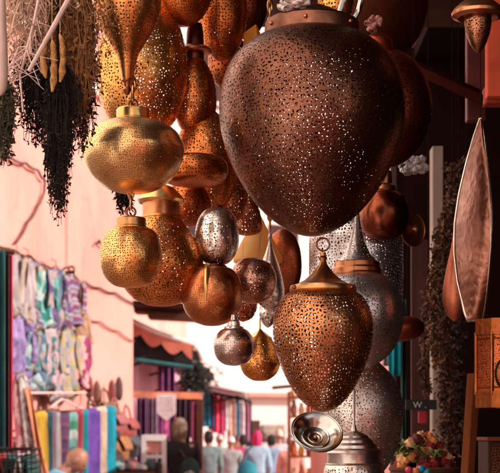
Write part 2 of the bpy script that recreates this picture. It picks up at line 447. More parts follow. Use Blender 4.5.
# ------------------------------------------------------------------ lanterns
seedc=[0]
def chain_mesh(z0,z1,link=.030,wire=.0028):
    m=MB(); n=max(1,int((z1-z0)/(link*.74))); st=(z1-z0)/n
    for k in range(n):
        z=z0+st*(k+.5)
        m.ring((0,0,z),st*.46,wire,axis='y' if k%2 else 'x',n=10,m=5,sx=.55,sz=1.45)
    return m
def lantern(label,D,cx,pts,met,style=None,cell=5.0,thr=.62,rough=.36,caps=(),ring=None,hang='cord',top=None,band=(3,6),tilt=0,name='lantern',cat='lantern',n=72,hammer=.25,lift=1.0,group='pierced metal lanterns hanging over the street',hx=0):
    """pts in photo pixels (half width,row) top to bottom; built as a solid of revolution at depth D"""
    s=D/F; yb=max(p[1] for p in pts); seedc[0]+=1
    root=empty(name,P(cx,yb,D),label,cat,group); root.rotation_euler=(0,R(tilt),0)
    to=lambda prof:[(h*s,(yb-y)*s) for h,y in prof]
    prof=crom(to(pts)); L=sum(math.hypot(prof[i][0]-prof[i-1][0],prof[i][1]-prof[i-1][1]) for i in range(1,len(prof)))
    wm_=met[0][0]>met[0][1]*1.35
    up=lambda c: tuple(min(1.0,k*g*lift+a) for k,g,a in zip(c,(1.38,1.04,.88) if wm_ else (1.3,1.26,1.24),(.03,.012,.004)))
    c1,c2=up(met[0]),up(met[1])
    m=MB(); rm=max(p[0] for p in prof)
    if style:
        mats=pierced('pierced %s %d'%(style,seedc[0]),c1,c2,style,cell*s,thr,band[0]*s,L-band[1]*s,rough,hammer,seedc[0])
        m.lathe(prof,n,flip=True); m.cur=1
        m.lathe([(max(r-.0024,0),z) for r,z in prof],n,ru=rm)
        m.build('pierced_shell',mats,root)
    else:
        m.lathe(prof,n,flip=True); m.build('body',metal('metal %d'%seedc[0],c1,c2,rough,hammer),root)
    ytop=min(p[1] for p in pts)
    for nm,cpts,cm in caps:
        k=MB(); k.lathe(to(cpts),48,flip=True); k.build(nm,cm if not isinstance(cm,str) else M[cm],root,ang=30)
        ytop=min(ytop,min(p[1] for p in cpts))
    if ring:
        ry,rr,rw=ring; MB().ring((0,0,(yb-ry)*s),rr*s,rw*s,'y',28,8).build('ring',M['bronze'] if met is not GOLD else M['antique'],root)
        ytop=min(ytop,ry-rr)
    z0=(yb-(top if top is not None else ytop))*s; z1=BEAMZ-root.location.z
    if hang and z1>z0:
        if hang=='chain': chain_mesh(z0,z1).build('chain',M['antique'],root)
        else: MB().tube([(0,0,z0-.004),(hx*.3,0,(z0+z1)/2),(hx,0,z1)],.0004 if hang=='cord' else .0022,4).build('cord',M['cord'],root)
    return root

def ringcap(h,y0,y1,lip=1.5):
    return [(0,y0),(h-1,y0),(h,y0+1),(h,y1-2.5),(h+lip,y1-1.5),(h+lip,y1),(h-1,y1+.6)]

# big dark one in front
LB=lantern('huge dark bronze heart-shaped lantern, the largest of all, under a wide riveted lid',3.0,312,
 [(45,36),(56,40),(70,50),(82,64),(90,84),(93,108),(90,136),(80,165),(64,193),(45,215),(25,229),(10,235),(0,236)],((.31,.165,.125),(.17,.085,.065)),'leaf',3.5,.78,.34,
 lift=.62,caps=[('lid',[(0,4),(8,5),(22,11),(36,19),(45,22),(46,24)],'darkc'),('rim_band',[(44,23),(47,24),(47.4,30),(47,36),(48.5,37),(48,39),(44,39.5)],'bronze')],hang='cord',n=96)
s=3.0/F
for a in (-150,-100,-40): 
    MB().ball((48*s*math.sin(R(a)) if False else 47.4*s*math.cos(R(a)),47.4*s*math.sin(R(a)),(236-30)*s),.005,n=8,m=6).build('rivet',M['copper'],LB)
MB().tube([(40*s+.012*math.sin(t*6.283/24)+.02*math.cos(t*6.283/24)-.006,-.03,(236-11)*s+.042*math.sin(t*6.283/24)) for t in range(24)],.006,8,True).build('handle',M['steel'],LB)

lantern('copper onion-bulb lantern tapering down to a long point, top left of the group',2.9,127,
 [(14,-62),(24,-40),(31,-18),(34,0),(32.5,14),(27,29),(18,43),(11,56),(7.5,70),(5.5,80)],ANTIQ,'dot',3.6,.27,.34,band=(2,10),
 caps=[('finial',[(5.8,79),(6.2,81),(4,83),(3.2,87),(4.6,90),(2.5,94),(0,96)],'copper')])
lantern('tall egg-shaped brass lantern with open lacework behind the pointed onion lantern',3.45,142,
 [(13,-28),(24,-8),(35,18),(43,45),(45.5,70),(43.5,94),(35,117),(21,133),(9,139),(0,140)],((.80,.45,.14),(.60,.27,.07)),'rosette',3.4,.80,.33,n=84)
lantern('shiny flattened brass disc lantern, brightest of the left group, hung on a chain',3.0,133,
 [(16,121),(26,122),(37,127),(46,135),(50.5,146),(51,153),(48,164),(40,177),(28,187),(15,192),(0,193)],((.95,.66,.40),(.86,.50,.22)),'dot',2.3,.22,.30,hang='chain',
 caps=[('cap',ringcap(16.5,109,121),'gold')],ring=(104,4.5,1.0),hammer=.12)
lantern('small round brass globe lantern hanging below the flat disc lantern',3.02,131,
 [(15,228),(22,230),(28,238),(31.3,253),(30.5,266),(25,279),(15,286),(0,288)],((.88,.56,.26),(.74,.40,.14)),'dot',2.5,.27,.33,hang='chain',
 caps=[('cap',ringcap(15,218,228.5,1.2),'antique')],ring=(212,4.5,1.1))
lantern('jar-shaped brass lantern with a copper neck and flared lid behind the small globe',3.3,161,
 [(19,216),(22,222),(29,231),(37,243),(42,259),(42,273),(37,288),(28,298),(14,305),(0,306)],((.74,.36,.11),(.48,.20,.06)),'leaf',3.4,.78,.34,
 caps=[('neck',[(18.5,200),(18.5,217),(20.5,218.5),(19,219.5)],'copper'),('lid',[(0,184),(8,186),(13,188),(16,191),(22,198),(23.5,200.5),(22,203),(17,203)],'gold')])
lantern('lens-shaped smooth brass lantern tucked right of the disc lantern',3.32,194,
 [(8,155),(18,156),(27,158.5),(32.5,163),(34,170),(33,176),(28,182),(16,185),(0,186)],((.66,.30,.10),(.45,.18,.06)),'dot',3.2,.22,.33)
lantern('red copper bottle lantern with a flat flange on its neck beside the tall egg lantern',3.5,195,
 [(9,60),(13,66),(18.5,78),(21.5,95),(20.5,113),(14,129),(0,137)],((.56,.22,.07),(.34,.11,.035)),'dot',3.0,.25,.36,
 caps=[('neck',[(7,24),(8.5,34),(9,46),(9,61)],'darkc'),('flange',[(8,45.5),(13,47),(16.5,50),(17,52),(15,53.5),(8,54)],'copper')])
lantern('round copper lantern at the top edge above the flanged bottle lantern',3.42,186,
 [(12,-46),(22,-32),(27,-14),(25,2),(18,15),(9,23),(0,26)],((.56,.24,.07),(.36,.13,.04)),'dot',3.0,.24,.36)
lantern('long dark copper oval lantern in the top centre left of the huge one',3.6,222,
 [(13,-38),(21,-20),(25,4),(24,26),(18,45),(9,58),(0,62)],((.50,.19,.06),(.28,.09,.03)),'dot',3.1,.26,.38)
lantern('blackish copper pear lantern below the long oval one',3.8,229,
 [(10,38),(18,46),(21,60),(19,75),(11,86),(0,90)],((.34,.11,.035),(.20,.055,.02)),'dot',4.4,.24,.4)
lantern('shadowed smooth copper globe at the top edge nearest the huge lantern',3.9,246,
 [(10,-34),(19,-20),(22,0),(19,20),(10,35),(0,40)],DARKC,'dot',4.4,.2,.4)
lantern('amber dome lantern with lace holes above the lens-shaped one',3.52,206,
 [(7,110),(17,118),(26,132),(31,150),(32,170),(29,190),(20,206),(0,214)],((.72,.31,.09),(.50,.18,.05)),'leaf',3.1,.74,.36)
lantern('brown pear lantern half hidden behind the jar-shaped lantern',3.48,190,
 [(8,176),(17,184),(21,198),(19.5,212),(12,223),(0,227)],((.50,.19,.07),(.30,.1,.04)),'leaf',3.1,.70,.38)
lantern('small bronze lantern with starry holes under the amber dome',3.55,231,
 [(5,172),(12,178),(17,192),(16.5,207),(10,219),(0,223)],((.50,.2,.10),(.30,.1,.055)),'rosette',3.6,.8,.38)
lantern('silver globe lantern with fine lace in the middle of the cluster',3.3,217,
 [(5,208),(13,211),(19.5,221),(22,236),(20.5,250),(13,262),(0,267)],SILV,'leaf',2.7,.76,.30,lift=1.15,caps=[('cap',[(0,205),(5,205.5),(6.5,208),(5,209)],'bronze')])
lantern('brown brass globe lantern with a dark rim and a pale strap down its front',3.28,212,
 [(13,267),(21,270),(28,280),(30.3,294),(28,309),(20,320),(9,325),(0,326)],((.50,.24,.11),(.34,.14,.06)),'dot',2.2,.17,.33,
 caps=[('rim',[(0,265),(13,265),(15,266.5),(15,269),(13,270)],'darkc')])
s=3.28/F; rt=[o for o in col.objects if o.type=='EMPTY' and str(o.get('label','')).startswith('brown brass globe')][0]
MB().tube([(-4*s,-.034,(326-268)*s),(-4.5*s,-26*s,(326-276)*s),(-5*s,-30.8*s,(326-290)*s),(-5*s,-29.5*s,(326-304)*s)],[.009,.007,.004,.0015],8).build('strap',M['gold'],rt)
lantern('small silver ball lantern with a narrow neck low in the centre',3.2,234,
 [(7.5,328),(14,331),(19.5,339),(20.5,347),(18,357),(10.5,364),(0,366)],((.58,.48,.45),(.40,.29,.26)),'dot',2.3,.19,.27,
 caps=[('neck',[(0,314),(3,315),(4,320),(6,322),(6.5,326),(9.5,327),(10,329),(8,330)],'silver')],hammer=.12)
lantern('golden drop-shaped lantern with a spike top right of the silver ball',3.42,260,
 [(11,337),(15.5,346),(19,356),(20,365),(16,374),(8,380),(0,381)],((.80,.43,.13),(.58,.25,.07)),'leaf',2.5,.68,.34,
 caps=[('spike',[(0,318),(.8,319),(1,329),(3,331),(8,335),(12,338)],'gold')])
lantern('tarnished silver lentil lantern right of the strapped globe',3.38,249,
 [(5,258),(15,261.5),(21.5,270),(23.5,281),(20,293),(11,301),(0,304)],((.50,.36,.31),(.30,.17,.14)),'leaf',2.7,.70,.33,tilt=10)
lantern('small brown pierced lantern showing below the lentil lantern',3.62,243,
 [(8,290),(13,298),(14,308),(9,318),(0,322)],((.5,.22,.12),(.3,.1,.06)),'leaf',4,.66,.36)
lantern('tiny pale silver lantern beside the fretwork lantern shoulder',3.8,268,
 [(5,300),(8,307),(9,315),(5,324),(0,328)],SILV,'leaf',4,.7,.34)
lantern('slim silver teardrop lantern on a beaded chain in the centre',3.6,270,
 [(2.5,246),(5,254),(9.5,266),(13,280),(14.5,293),(11.5,303),(5,309),(0,311)],SILV,'leaf',2.6,.68,.33,hang='chain',
 caps=[('finial',[(0,228),(2,230),(1,233),(2.4,237),(1.2,241),(2.6,246),(3,247)],'silver')])
yl=lantern('glowing plain yellow cone shade in the centre of the cluster',3.8,258,
 [(2,214),(5,220),(10,230),(17,243),(23,255),(24,262),(15,265),(0,266)],((1,.66,.30),(.98,.52,.17)),None,rough=.6,name='cone_lamp',cat='lamp',hammer=.05)
lantern('smooth red brown copper globe behind the slim silver teardrop',3.9,283,
 [(5,230),(13,238),(18,254),(18,276),(11,294),(0,304)],((.36,.12,.055),(.2,.06,.03)),'dot',2.6,.16,.42)
lantern('dull bronze cone lantern just under the left edge of the huge one',3.7,247,
 [(4,188),(8,198),(13,212),(15,226),(12,233),(0,236)],((.42,.2,.13),(.26,.11,.075)),'dot',4,.22,.4)
# fretwork lantern in front
FW=lantern('brass heart-shaped fretwork lantern with a stepped cone cap and top ring, front centre',3.05,323,
 [(32,291.5),(41,298),(48,312),(50.3,328),(48.5,346),(43.5,363),(36,380),(26,396),(14,407.5),(5,411.5),(0,412)],((.52,.27,.12),(.30,.135,.06)),'net',3.9,.205,.34,n=96,
 caps=[('cap',[(0,252),(3,252.5),(3,256),(4.4,258),(3.2,261),(4.2,264.5),(7,268.5),(12,274.5),(19,280.5),(27,284.5),(32.5,286),(33.5,288),(33.5,291),(32,292.5)],'antique')],ring=(244.5,6.4,1.0),hang='cord')
s=3.05/F
for a in (-150,-35): MB().ball((33.5*s*math.cos(R(a)),33.5*s*math.sin(R(a)),(412-289)*s),.005,n=8,m=6).build('rivet',M['bronze'],FW)
# right hand silver group
lantern('large silver drum lantern with white lace pattern behind the spired one',3.75,356,
 [(33,222),(42,227),(46.5,238),(47,256),(47,282),(46,305),(42,328),(32,345),(0,352)],((.74,.66,.64),(.54,.45,.43)),'net',3.2,.22,.34,lift=1.35,
 caps=[('lid',[(0,196),(10,199),(20,206),(32,217),(38,221),(39,224),(34,226)],'copper')])
lantern('silver lantern with a tall pierced spire and banded collar, right of the fretwork one',3.4,357,
 [(22,274),(32,280),(42,293),(46.5,310),(45,330),(36,350),(20,364),(0,368)],((.76,.70,.68),(.58,.50,.48)),'leaf',3.0,.74,.36,lift=1.4,
 caps=[('collar',[(21,262),(22.5,263),(22.5,267),(24,269),(24,272.5),(25,274),(23,275.5)],'copper'),('spire',[(0,207),(1.6,209),(3,220),(4.6,230),(7.5,241),(12.5,253),(20,262),(21.5,263.5)],pierced('pierced spire',(.80,.72,.70),(.58,.48,.46),'leaf',2.9*3.4/F,.66,.02,.25,.32,.2,91)[0])])
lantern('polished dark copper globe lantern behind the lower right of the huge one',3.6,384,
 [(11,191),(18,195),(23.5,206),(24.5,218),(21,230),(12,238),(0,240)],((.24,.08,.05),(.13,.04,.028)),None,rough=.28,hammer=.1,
 caps=[('neck',[(5,170),(8,172),(8,184),(11,186),(12,190),(11,192)],'copper')])
lantern('oval dull copper lantern lying tilted near the teal cloth',3.5,401,
 [(6,317),(16,319),(23,324),(25,329),(23,335),(15,340),(0,342)],((.40,.13,.08),(.24,.07,.045)),None,rough=.42,tilt=-6,hammer=.15)
lantern('large dark silver drop lantern behind the lowest dome lid',3.55,361,
 [(2,350),(8,354),(19,363),(32,377),(40,394),(42.5,412),(40,432),(33,455),(20,474),(0,482)],((.62,.52,.49),(.40,.31,.29)),'leaf',2.7,.80,.38,n=84,lift=1.5)
lantern('ribbed silver dome-lidded lantern with a thin spire at the bottom edge',3.2,354,
 [(28,464),(30,470),(31,480),(30,497),(24,511),(0,518)],SILV,'leaf',3.6,.68,.32,
 caps=[('spire',[(0,388),(1.4,390),(1.2,424),(2.6,428),(3,433)],'silver'),('dome',[(2,431),(9,433),(14,436),(14.6,438),(18.6,440.5),(19.2,443),(22.5,445.5),(23,448.5),(26.5,450.5),(27.5,453),(27,455),(27,463),(29,464.5),(28,466)],'silver')])
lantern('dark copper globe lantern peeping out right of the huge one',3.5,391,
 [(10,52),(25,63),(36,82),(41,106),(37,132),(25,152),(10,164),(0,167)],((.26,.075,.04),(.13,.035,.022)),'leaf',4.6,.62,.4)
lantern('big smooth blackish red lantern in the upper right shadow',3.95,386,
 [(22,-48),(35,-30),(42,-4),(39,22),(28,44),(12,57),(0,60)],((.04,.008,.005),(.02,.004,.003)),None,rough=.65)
lantern('small gold pierced lantern above the lid of the huge one',3.35,336,
 [(9,-30),(16,-18),(18.5,-2),(16,14),(9,24),(0,27)],((.82,.48,.16),(.6,.28,.08)),'dot',3.5,.27,.33)
lantern('small rust red dome cap lantern beside the ribbon flower',3.3,378,
 [(2,33),(8,35),(13,40),(15,47),(14.5,52),(0,53)],((.52,.13,.07),(.34,.07,.04)),None,rough=.4)
tr=lantern('pierced acorn lantern under a wide copper saucer in the top right corner',3.0,478,
 [(13,16),(13.5,22),(12,33),(8,44),(3,51),(0,52.5)],((.48,.28,.18),(.3,.14,.09)),'leaf',2.5,.8,.36,lift=.7,
 caps=[('saucer',[(0,-4),(8,-3),(17,3),(24,9),(26.5,13),(26,16),(20,18.5),(13,17)],'copper')],hang='cord')
# flat copper disc seen face on, and hanging tin dish
def dish(label,px,py,D,rad,yaw,pitch,prof,mat,rimw=None,knob=True,name='dish',cat='dish'):
    s=D/F; root=empty(name,P(px,py,D),label,cat)
    root.rotation_euler=(R(90+pitch),0,R(yaw))
    MB().lathe([(r*s,z*s) for r,z in prof],64).build('bowl',M[mat],root,solid=.0014,ang=28)
    MB().ring((0,0,prof[0][1]*s),prof[0][0]*s,.0022,'z',56,8).build('rim',M[mat],root)
    if knob: MB().lathe([(0,.5*s),(1.5*s,.8*s),(2.2*s,2*s),(1.6*s,3.4*s),(0,4.2*s)],20,flip=True,off=(0,0,prof[-1][1]*s-.001)).build('knob',M['antique'],root)
    c0=root.location+Vector((0,.004,rad*s*.72)); 
    return root
dh=dish('round tin dish with ringed centre and knob hanging under the fretwork lantern',316,435,2.96,25,10,-40,
 [(25.6,5),(24,5.4),(20,3.6),(17,0),(14.5,-2.2),(13.6,-1.6),(12.6,-2.6),(8,-4),(7.3,-3.2),(6.2,-4.4),(0,-5)],'steel')
def hangcord(name,label,p0,p1,r=.0006,cat='cord',mat='cord'):
    mid=(Vector(p0)+Vector(p1))/2
    o=MB().tube([(0,0,0),mid-Vector(p0),Vector(p1)-Vector(p0)],r,6).build(name,M[mat],None,loc=p0)
    return tag(o,label,cat)
hangcord('cord','thin brass wire holding up the tin dish',P(311,420,2.99),P(311,407,3.02),.0022,mat='antique')
dish('plain flat copper disc hung beside the polished dark globe',412,229,3.8,17,38,0,[(17,1),(16,.6),(10,0),(0,0)],'copper',knob=False,name='copper_disc',cat='disc')
hangcord('cord','dark cord above the flat copper disc',P(412,214,3.8),Vector((P(412,214,3.8).x,3.8,BEAMZ)))

# ------------------------------------------------------------------ hanging plants and sticks, top left
def at_top(px,py,D): return P(px,py,D)
def strands(path_fn,n,rad,leaf,seed,leafsize=.010,leafn=6,segs=7):
    """many thin drooping stems, each with small leaves; path_fn(i,t) -> point"""
    rnd=random.Random(seed); m=MB()
    for i in range(n):
        pts=[path_fn(i,k/segs,rnd) for k in range(segs+1)]
        m.tube(pts,[rad*(1-.6*k/segs) for k in range(segs+1)],3)
        if leaf:
            for _ in range(leafn):
                k=rnd.randint(1,segs); p=Vector(pts[k]).lerp(Vector(pts[k-1]),rnd.random())
                a=Vector((rnd.uniform(-1,1),rnd.uniform(-1,1),rnd.uniform(-1.4,.4))).normalized()*leafsize*rnd.uniform(.6,1.5)
                b=a.orthogonal().normalized()*leafsize*.28
                m.quad(p,p+a*.5+b,p+a,p+a*.5-b)
    return m
def bunch(name,label,cat,px,py0,py1,wpx,D,n,mat,leaf=True,rad=.0012,seed=1,lsz=.010,leafn=7,point=.3,wave=.008,group=None,lean=0,flare=1.0):
    s=D/F; top=P(px,py0,D); H=(py1-py0)*s
    offs=[(random.Random(seed*99+i).gauss(0,.45),random.Random(seed*77+i).gauss(0,.35),random.Random(seed*55+i).uniform(.55,1.0)) for i in range(n)]
    def fn(i,t,rnd):
        ox,oy,ln=offs[i]; spread=(math.sin(min(t*2.2,1.57))*(1-t*(1-point)))*flare
        edge=min(1,abs(ox))
        L=ln*(1-.45*edge*edge)
        return (ox*wpx*s*.5*(.25+spread)+lean*s*t+rnd.uniform(-wave,wave)*t, oy*wpx*s*.35*(.25+spread)+rnd.uniform(-wave,wave)*t, -H*t*L)
    m=strands(fn,n,rad,leaf,seed,lsz,leafn)
    o=m.build(name,mat,None,smooth=False,loc=top); tag(o,label,cat,group)
    MB().tube([(0,0,-.015),(0,0,.0),(0,0,BEAMZ-top.z)],[.006,.003,.002],6).build('tie_cord',M['cord'],o)
    return o
hb_black=plain('blackened dry herbs',(.022,.012,.010),.9,.4,30); hb_brown=plain('brown dry herbs',(.46,.21,.08),.85,.5,30)
hb_straw=plain('straw coloured stems',(.78,.52,.38),.8,.3,30); hb_pink=plain('bleached pinkish twigs',(.86,.62,.55),.8,.2,30)
hb_green=plain('dull green dry herbs',(.10,.085,.05),.9,.4,30); hb_rust=plain('rusty dark herbs',(.11,.045,.025),.9,.5,30)
hb_tan=plain('golden tan pods',(.74,.36,.11),.6,.5,60,0,.6,160)
bunch('dried_herb_bunch','long black bunch of dried herbs tapering to a point, hanging at the upper left','dried herbs',58,60,226,42,2.75,260,hb_black,seed=3,lsz=.009,leafn=16,point=.42)
bunch('dried_herb_bunch','wide short black herb bunch left of the long pointed one','dried herbs',38,28,150,52,2.85,240,hb_black,seed=4,lsz=.009,leafn=16,point=.8)
bunch('dried_herb_bunch','feathery brown herb bunch beside the tall egg-shaped lantern','dried herbs',74,-25,128,52,2.8,300,hb_brown,seed=5,lsz=.013,leafn=9,point=.75)
bunch('dried_herb_bunch','dark rust herbs hanging under the feathery brown bunch','dried herbs',82,40,160,34,2.86,130,hb_rust,seed=15,lsz=.012,leafn=8,point=.7)
bunch('dried_herb_bunch','straw coloured stems in the top left corner','dried herbs',22,-40,70,55,2.72,150,hb_straw,leaf=True,seed=6,lsz=.011,leafn=4,point=1.1,wave=.02)
bunch('dried_herb_bunch','dull green herb bunch at the left edge under the pink gourd','dried herbs',4,80,168,24,2.75,140,hb_green,seed=7,lsz=.013,leafn=8,point=.8)
bunch('dried_herb_bunch','small black herb tuft just below the brass disc lantern','dried herbs',124,150,220,26,3.5,120,hb_black,seed=8,lsz=.013,leafn=8,point=.5)
bunch('dried_herb_bunch','tangled brown stems across the top between straw and feathery bunches','dried herbs',52,-40,60,40,2.78,150,hb_brown,seed=9,lsz=.010,leafn=6,point=1.0,wave=.02)
# pale twigs
for k,(label,pts,r,mat) in enumerate((
  ('bleached forked twig drooping to the left of the black bunches',[(40,-8),(34,22),(27,48),(20,75),(23,112)],.0035,hb_pink),
  ('thin bleached twig crossing low over the straw stems',[(6,68),(18,60),(28,52),(36,30)],.0022,hb_pink),
  ('short bent twig among the straw at the far left',[(4,40),(12,32),(14,18),(20,2)],.0022,hb_straw))):
    q=[P(a,b,2.66)for a,b in pts]; o=MB().tube([p-q[0] for p in q],[r,r*.9,r*.8,r*.6,r*.5][:len(q)],6)
    rnd=random.Random(40+k)
    for j in range(9):
        p=q[0].lerp(q[-1],rnd.random()); i=rnd.randint(1,len(q)-1); p=q[i].lerp(q[i-1],rnd.random())-q[0]
        o.tube([p,p+Vector((rnd.uniform(-.03,.03),rnd.uniform(-.02,.02),rnd.uniform(-.05,.01))),p+Vector((rnd.uniform(-.05,.05),rnd.uniform(-.02,.02),rnd.uniform(-.09,0)))],[r*.5,r*.4,r*.2],4)
    tag(o.build('twig',mat,None,loc=q[0]),label,'twig')
q0_=P(29,71,2.6); q1_=P(80,-22,2.6)
tag(MB().tube([(0,0,0),(q1_-q0_)*.5+Vector((.001,0,.001)),q1_-q0_],[.0042,.005,.0055],8).build('stick',hb_pink,None,loc=q0_),'straight pale stick slanting up through the straw bunch','stick')
# pods
for k,(px,y0,y1,lean,lab) in enumerate(((46,36,78,-1.5,'left golden dried pod, curved, by the black bunch'),(52,40,92,1,'longest golden dried pod, hanging lowest of the three'),(60,34,82,1.5,'right golden dried pod against the brown feathery bunch'))):
    D=2.68; s=D/F; H=(y1-y0)*s
    pts=[(lean*s*math.sin(t/9*3.1)*2+random.uniform(-.001,.001),0,-H*t/9) for t in range(10)]
    o=MB().tube(pts,[.002,.0045+.001*(k%2),.0052,.0068,.0050,.0062+.0012*(k%2),.0058,.0072,.0046,.002],9).build('dried_pod',hb_tan,None,loc=P(px,y0,D)); tag(o,lab,'pod','golden dried pods')
    MB().tube([(0,0,0),(0,0,BEAMZ-o.location.z)],.0008,4).build('stem',hb_straw,o)
D=2.5; s=D/F
gd=MB().lathe(crom([(0,(100-96)*s),(4*s,(100-93)*s),(7*s,(100-86)*s),(8*s,(100-70)*s),(7.5*s,(100-45)*s),(6*s,(100-15)*s),(5*s,(100+20)*s),(3*s,(100+50)*s),(0,(100+54)*s)]),32)
o=gd.build('gourd',plain('pale pink gourd skin',(.92,.66,.58),.45,.15,10),None,loc=P(0,100,D)); tag(o,'smooth pale pink gourd hanging at the left edge of the picture','gourd')
MB().tube([(0,0,154*s),(0,0,BEAMZ-o.location.z)],.002,5).build('stem',M['cord'],o)
tag(MB().tube([Vector((-1.3,2.75,BEAMZ+.0)),Vector((-.2,2.75,BEAMZ)),Vector((1.2,2.75,BEAMZ))],.02,8).build('pole',M['woodh'],None),'round pole from which the dried herbs hang, above the picture','pole')

# ------------------------------------------------------------------ cable and branch on the pink wall
def wallcable(name,label,pts,r,mat,cat,off=.03):
    q=[W(a,b,off) for a,b in pts]; q2=[]
    for i in range(len(q)-1):
        for k in range(4):
            t=k/4; p=q[i].lerp(q[i+1],t); p.z+=-.02*math.sin(t*3.14)+random.uniform(-.004,.004); q2.append(p)
    q2.append(q[-1])
    o=MB().tube([p-q2[0] for p in q2],r,6).build(name,M[mat] if isinstance(mat,str) else mat,None,loc=q2[0]); return tag(o,label,cat)
cb=wallcable('cable','long dark twisted cable sagging along the pink wall above the clothes',[(-12,240),(10,249),(30,256),(47,266),(66,273),(85,282),(100,288),(115,293),(139,305)],.011,M['cord'],'cable')
wallcable('cable','second shorter cable running down the pink wall right of the clothes',[(84,316),(100,322),(118,331),(134,341)],.010,plain('brown cable',(.25,.09,.07),.8),'cable')
wallcable('vine','bare dark vine bending on the pink wall above the clothes',[(-8,152),(10,157),(26,163),(38,170),(45,180),(44,192),(38,206),(28,222),(16,243)],[.014]*33,plain('dark vine bark',(.16,.06,.05),.9),'vine',.04)
wallcable('vine','short thin twig sticking out from the wall by the small globe lantern',[(96,243),(99,240),(103,244),(108,246)],.012,M['cord'],'vine',.05)
hk=empty('wall_hook',W(66,271,.05),'small iron hook clamp on the cable over the clothes','hook')
MB().ring((0,0,0),.035,.010,'y',16,6).ring((.06,0,.02),.03,.010,'y',16,6).build('loops',M['iron'],hk); MB().box((.03,.03,-.01),(.12,.05,.03)).build('plate',M['iron'],hk)
for px,y0,y1 in ((67,130,268),):
    q=W(px,y0,.02); q2=W(px,y1,.02); tag(MB().tube([(0,0,0),q2-q],.008,5).build('wall_wire',plain('thin pink wire',(.55,.28,.22),.7),None,loc=q),'thin vertical wire down the pink wall to the hook','wire')

# ------------------------------------------------------------------ clothes on the wall
def garment(label,px,py0,py1,wpx,mat,kind='shirt',off=.10,seed=0,group='clothes hung on the pink wall'):
    """px = centre column; width measured along the wall"""
    rnd=random.Random(900+seed); c=W(px,py0,off); D=c.y; s=D/F
    eL=W(px-wpx*.62,py0,off); eR=W(px+wpx*.62,py0,off); wd=(eR-eL).length; H=(py1-py0)*s
    root=empty('garment',c,label,{'shirt':'tunic','scarf':'scarf','dress':'dress'}[kind],group); a=WT; n=WN
    ph=[rnd.uniform(0,6.28) for _ in range(4)]; fr=rnd.uniform(2.2,3.4)
    def prof(v):
        if kind=='scarf': return .86+.10*math.sin(v*5+ph[0])
        if v<.06: return .30+.3*v/.06
        if v<.16: return .60+.30*(v-.06)/.10
        base=.74 if kind=='shirt' else .66
        return base+(.22*v if kind=='dress' else .10*v)+.03*math.sin(v*9+ph[1])
    def fn(u,v):
        x=(u*2-1)*prof(v)*wd/2
        fold=(.042*math.sin(u*fr*6.28+ph[2]+v*1.9)+.022*math.sin(u*15.7+ph[3]-v*4)+.012*math.sin(v*17+u*6+ph[0]))*(.25+.9*v)
        z=-H*v*(1-.07*math.cos(u*6.28*1.5+ph[0]))-.05*(abs(u-.5)**1.5 if kind!='scarf' else 0)*(1-v)
        if kind!='scarf' and v<.03: z-=.05*max(0,1-abs(u-.5)*5)
        return a*x+n*fold+Vector((0,0,z))
    MB().grid(fn,22,22,lambda u,v:(u*wd,v*H)).build('body',mat,root,solid=.004)
    if kind!='scarf':
        for sg in (-1,1):
            def sf(u,v,sg=sg):
                x=sg*(.40*wd+.07*wd*v+(u-.5)*.20*wd*(1-.2*v)); 
                return a*x+n*(.03+.022*math.sin(u*6.28+ph[1]+v*4))+Vector((0,0,-.055*H-.02-H*.62*v))
            MB().grid(sf,8,12,lambda u,v:(u*.2*wd,v*H*.6)).build('sleeve',mat,root,solid=.004)
        MB().tube([a*(-.30*wd)+Vector((0,0,-.03)),Vector((0,0,.02)),a*(.30*wd)+Vector((0,0,-.03))],.008,5).tube([(0,0,.02),(0,0,.07),-n*.05+Vector((0,0,.09))],.005,5).build('hanger',M['wood'],root)
    return root
CW=(.54,.44,.44); LIL=(.20,.11,.34); LAV=(.30,.21,.38); TEALC=(.02,.24,.21); MAG=(.42,.05,.17); NAVY=(.02,.03,.12); CREAM=(.60,.46,.33); PKC=(.60,.26,.26); GRY=(.13,.12,.15); BLU=(.14,.25,.36); TAN=(.36,.17,.09); REDC=(.40,.02,.04)
